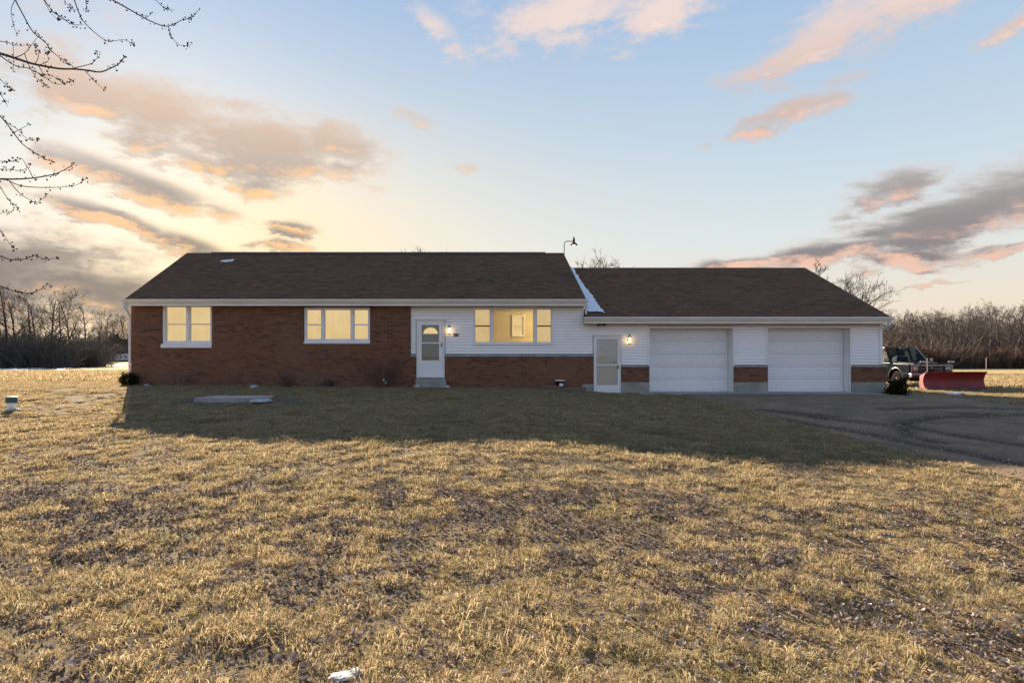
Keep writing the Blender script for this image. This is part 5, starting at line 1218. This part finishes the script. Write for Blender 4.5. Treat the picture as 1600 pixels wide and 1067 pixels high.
def visible_lawn(x, y):
    ok = ~((x > XL - .15) & (x < XR + .2) & (y > -.10) & (y < 10.6)); ok &= ~((x > -1.75) & (x < -.5) & (y > -.42) & (y < 0)); ok &= (in_drive(x, y) < RNG.random(len(x)) * .9 + .02) | ((RNG.random(len(x)) < .10) & (vnoise(x, y, 1.1, 85, 2) > .56) & (y < -1.2))
    ok &= ~((x > 5.9) & (x < 14.5) & (y > -.95) & (y < .3)); ok &= ~((x > -9.5 + .1) & (x < 13.5) & (y > 10))
    ok &= ~((np.abs(x - sl_.location.x) < 1.0) & (y > sl_.location.y - .05) & (y < sl_.location.y + 1.05)); ok &= ~(((x - sl_.location.x - .15) / 1.9) ** 2 + ((y - sl_.location.y - .4) / .9) ** 2 < RNG.random(len(x)))
    ok &= ~((np.abs(x - 20.8) < 1.2) & (y > 4.2) & (y < 10.8))
    sp_ = SNOWP
    ok &= ~(((x - sp_.x) / .17) ** 2 + ((y - sp_.y) / .09) ** 2 < 1)
    return ok
SNOWP = ground_hit(540, 1058, z_ground)
def tilt_field(x, y): return (vnoise(x, y, 2.2, 55) - .5) * 5.0
allP, allR, allS, allI = [], [], [], []
src = near_t + mid_t + far_t + mat_t
rg = np.random.default_rng(77)
for dens_, d0, d1, base, cnt, smin, smax in ((230, 2.6, 9, 0, 7, .65, 1.3), (120, 9, 13.5, 0, 7, .9, 1.5), (75, 11.5, 28, 7, 5, .75, 1.25), (9, 26, 75, 12, 3, .7, 1.2), (110, 2.6, 9, 15, 4, .7, 1.25), (90, 9, 15, 15, 4, .9, 1.4)):
    x, y = lay_points(rg, dens_, d0, d1); ok = visible_lawn(x, y); T = sward(x, y)
    if base >= 15: ok &= (T > .47 + .05 * rg.random(len(x)) - .3 * sst(y, -13, -8.5)) | (rg.random(len(x)) < .10)
    if base < 12: ok &=  (T > .455 + .07 * rg.random(len(x)) - .12 * sst(y, -13, -8)); 
    # trampled, thin grass near the drive and the house wall
    x, y, T = x[ok], y[ok], T[ok]; z = z_ground(x, y); n = len(x)
    s = rg.uniform(smin, smax, n) * (.62 + .75 * np.clip((T - .42) / .24, 0, 1)); s *= 1 - .35 * sst(y, -2.5, -.3) * (base < 12)
    yaw = np.where(rg.random(n) < .6, -1.0 + tilt_field(x, y) * .45 + rg.normal(0, .8, n), rg.uniform(0, 6.28, n))
    allP.append(np.stack([x, y, z - .004], -1)); allR.append(np.stack([rg.normal(0, .10, n), rg.normal(0, .10, n), yaw], -1)); allS.append(np.stack([s, s, s * rg.uniform(.7, 1.15, n)], -1)); allI.append(base + rg.integers(0, cnt, n))
scatter('dry_grass', src, np.concatenate(allP), np.concatenate(allR), np.concatenate(allS), np.concatenate(allI), 'short dry tan grass covering the lawn', 'grass')
def leaf_mesh(seed):
    rg = np.random.default_rng(seed); L = .055; m = MB(); n = 5; vs = []; curl = rg.uniform(.2, .9) * rg.choice([-1, 1]); tw = rg.uniform(-.8, .8)
    for i in range(n + 1):
        u = i / n; wd = .021 * math.sin(math.pi * (u * .92 + .05)) ** .8 * (1 + .25 * math.sin(u * 19 + seed)); xx = (u - .5) * L; zz = .010 + curl * .028 * (u - .5) ** 2 * 4 * .5
        for s in (-1, 0, 1): vs.append((xx, s * wd * math.cos(.5), zz + abs(s) * wd * rg.uniform(.15, .75) + s * tw * .01 * u))
    m.add(vs, [(i * 3 + k, i * 3 + k + 3, i * 3 + k + 4, i * 3 + k + 1) for i in range(n) for k in range(2)]); return m.mesh('leaf', LEAF)
lm = [leaf_mesh(200 + i) for i in range(8)]
x, y = lay_points(rg, 900, 2.6, 8.5); x2, y2 = lay_points(rg, 420, 8.5, 15); x = np.concatenate([x, x2]); y = np.concatenate([y, y2])
T = sward(x, y); pile = .85 * vnoise(x, y, .45, 61, 2) + .15 * vnoise(x, y, 2.4, 66)
ok = visible_lawn(x, y) & ((T < .495 + .03 * rg.normal(size=len(x))) & (rg.random(len(x)) < (.34 + .40 * sst(pile, .38, .60)) * (1 - .8 * sst(y, -14, -9))) | (rg.random(len(x)) < .03))
x, y = x[ok], y[ok]; n = len(x)
ROT = np.stack([rg.normal(0, .5, n), rg.normal(0, .5, n), rg.uniform(0, 6.28, n)], -1); s = rg.uniform(.35, .95, n)
scatter('fallen_leaves', lm, np.stack([x, y, z_ground(x, y) + .006 + .03 * rg.random(n)], -1), ROT, np.stack([s, s, s], -1), rg.integers(0, len(lm), n), 'dead brown leaves lying in the hollows of the lawn', 'leaves')

def stone_mesh(seed):
    rg = np.random.default_rng(seed); m = MB(); m.lathe([(.4, -.3), (.95, 0), (.8, .4), (.3, .6)], n=6); m.v = [tuple(np.array(v) * .018 * rg.uniform(.7, 1.25, 3)) for v in m.v]; return m.mesh('stone', STONE)
STONE = pieces('gravel_stone', [(0, (.16, .13, .11)), (.4, (.27, .23, .20)), (.75, (.22, .17, .14)), (1, (.42, .38, .34))], .95, .3, 90, .2)
sm_ = [stone_mesh(300 + i) for i in range(5)]
x = rg.uniform(7, 18, 26000); y = rg.uniform(-13, -.5, 26000); ok = (in_drive(x, y) > .5) & (rg.random(len(x)) < .15 + .85 * sst(vnoise(x, y, 1.4, 81, 2), .35, .65)); x, y = x[ok], y[ok]; n = len(x); s = rg.uniform(.35, 1.25, n) ** 1.5
scatter('gravel', sm_, np.stack([x, y, zsmooth(x, y) + .012 + (vnoise(x, y, .5, 71, 2) - .5) * .03], -1), np.stack([rg.normal(0, .3, n), rg.normal(0, .3, n), rg.uniform(0, 6.28, n)], -1), np.stack([s, s, s], -1), rg.integers(0, 5, n), 'loose gravel on the driveway', 'gravel')
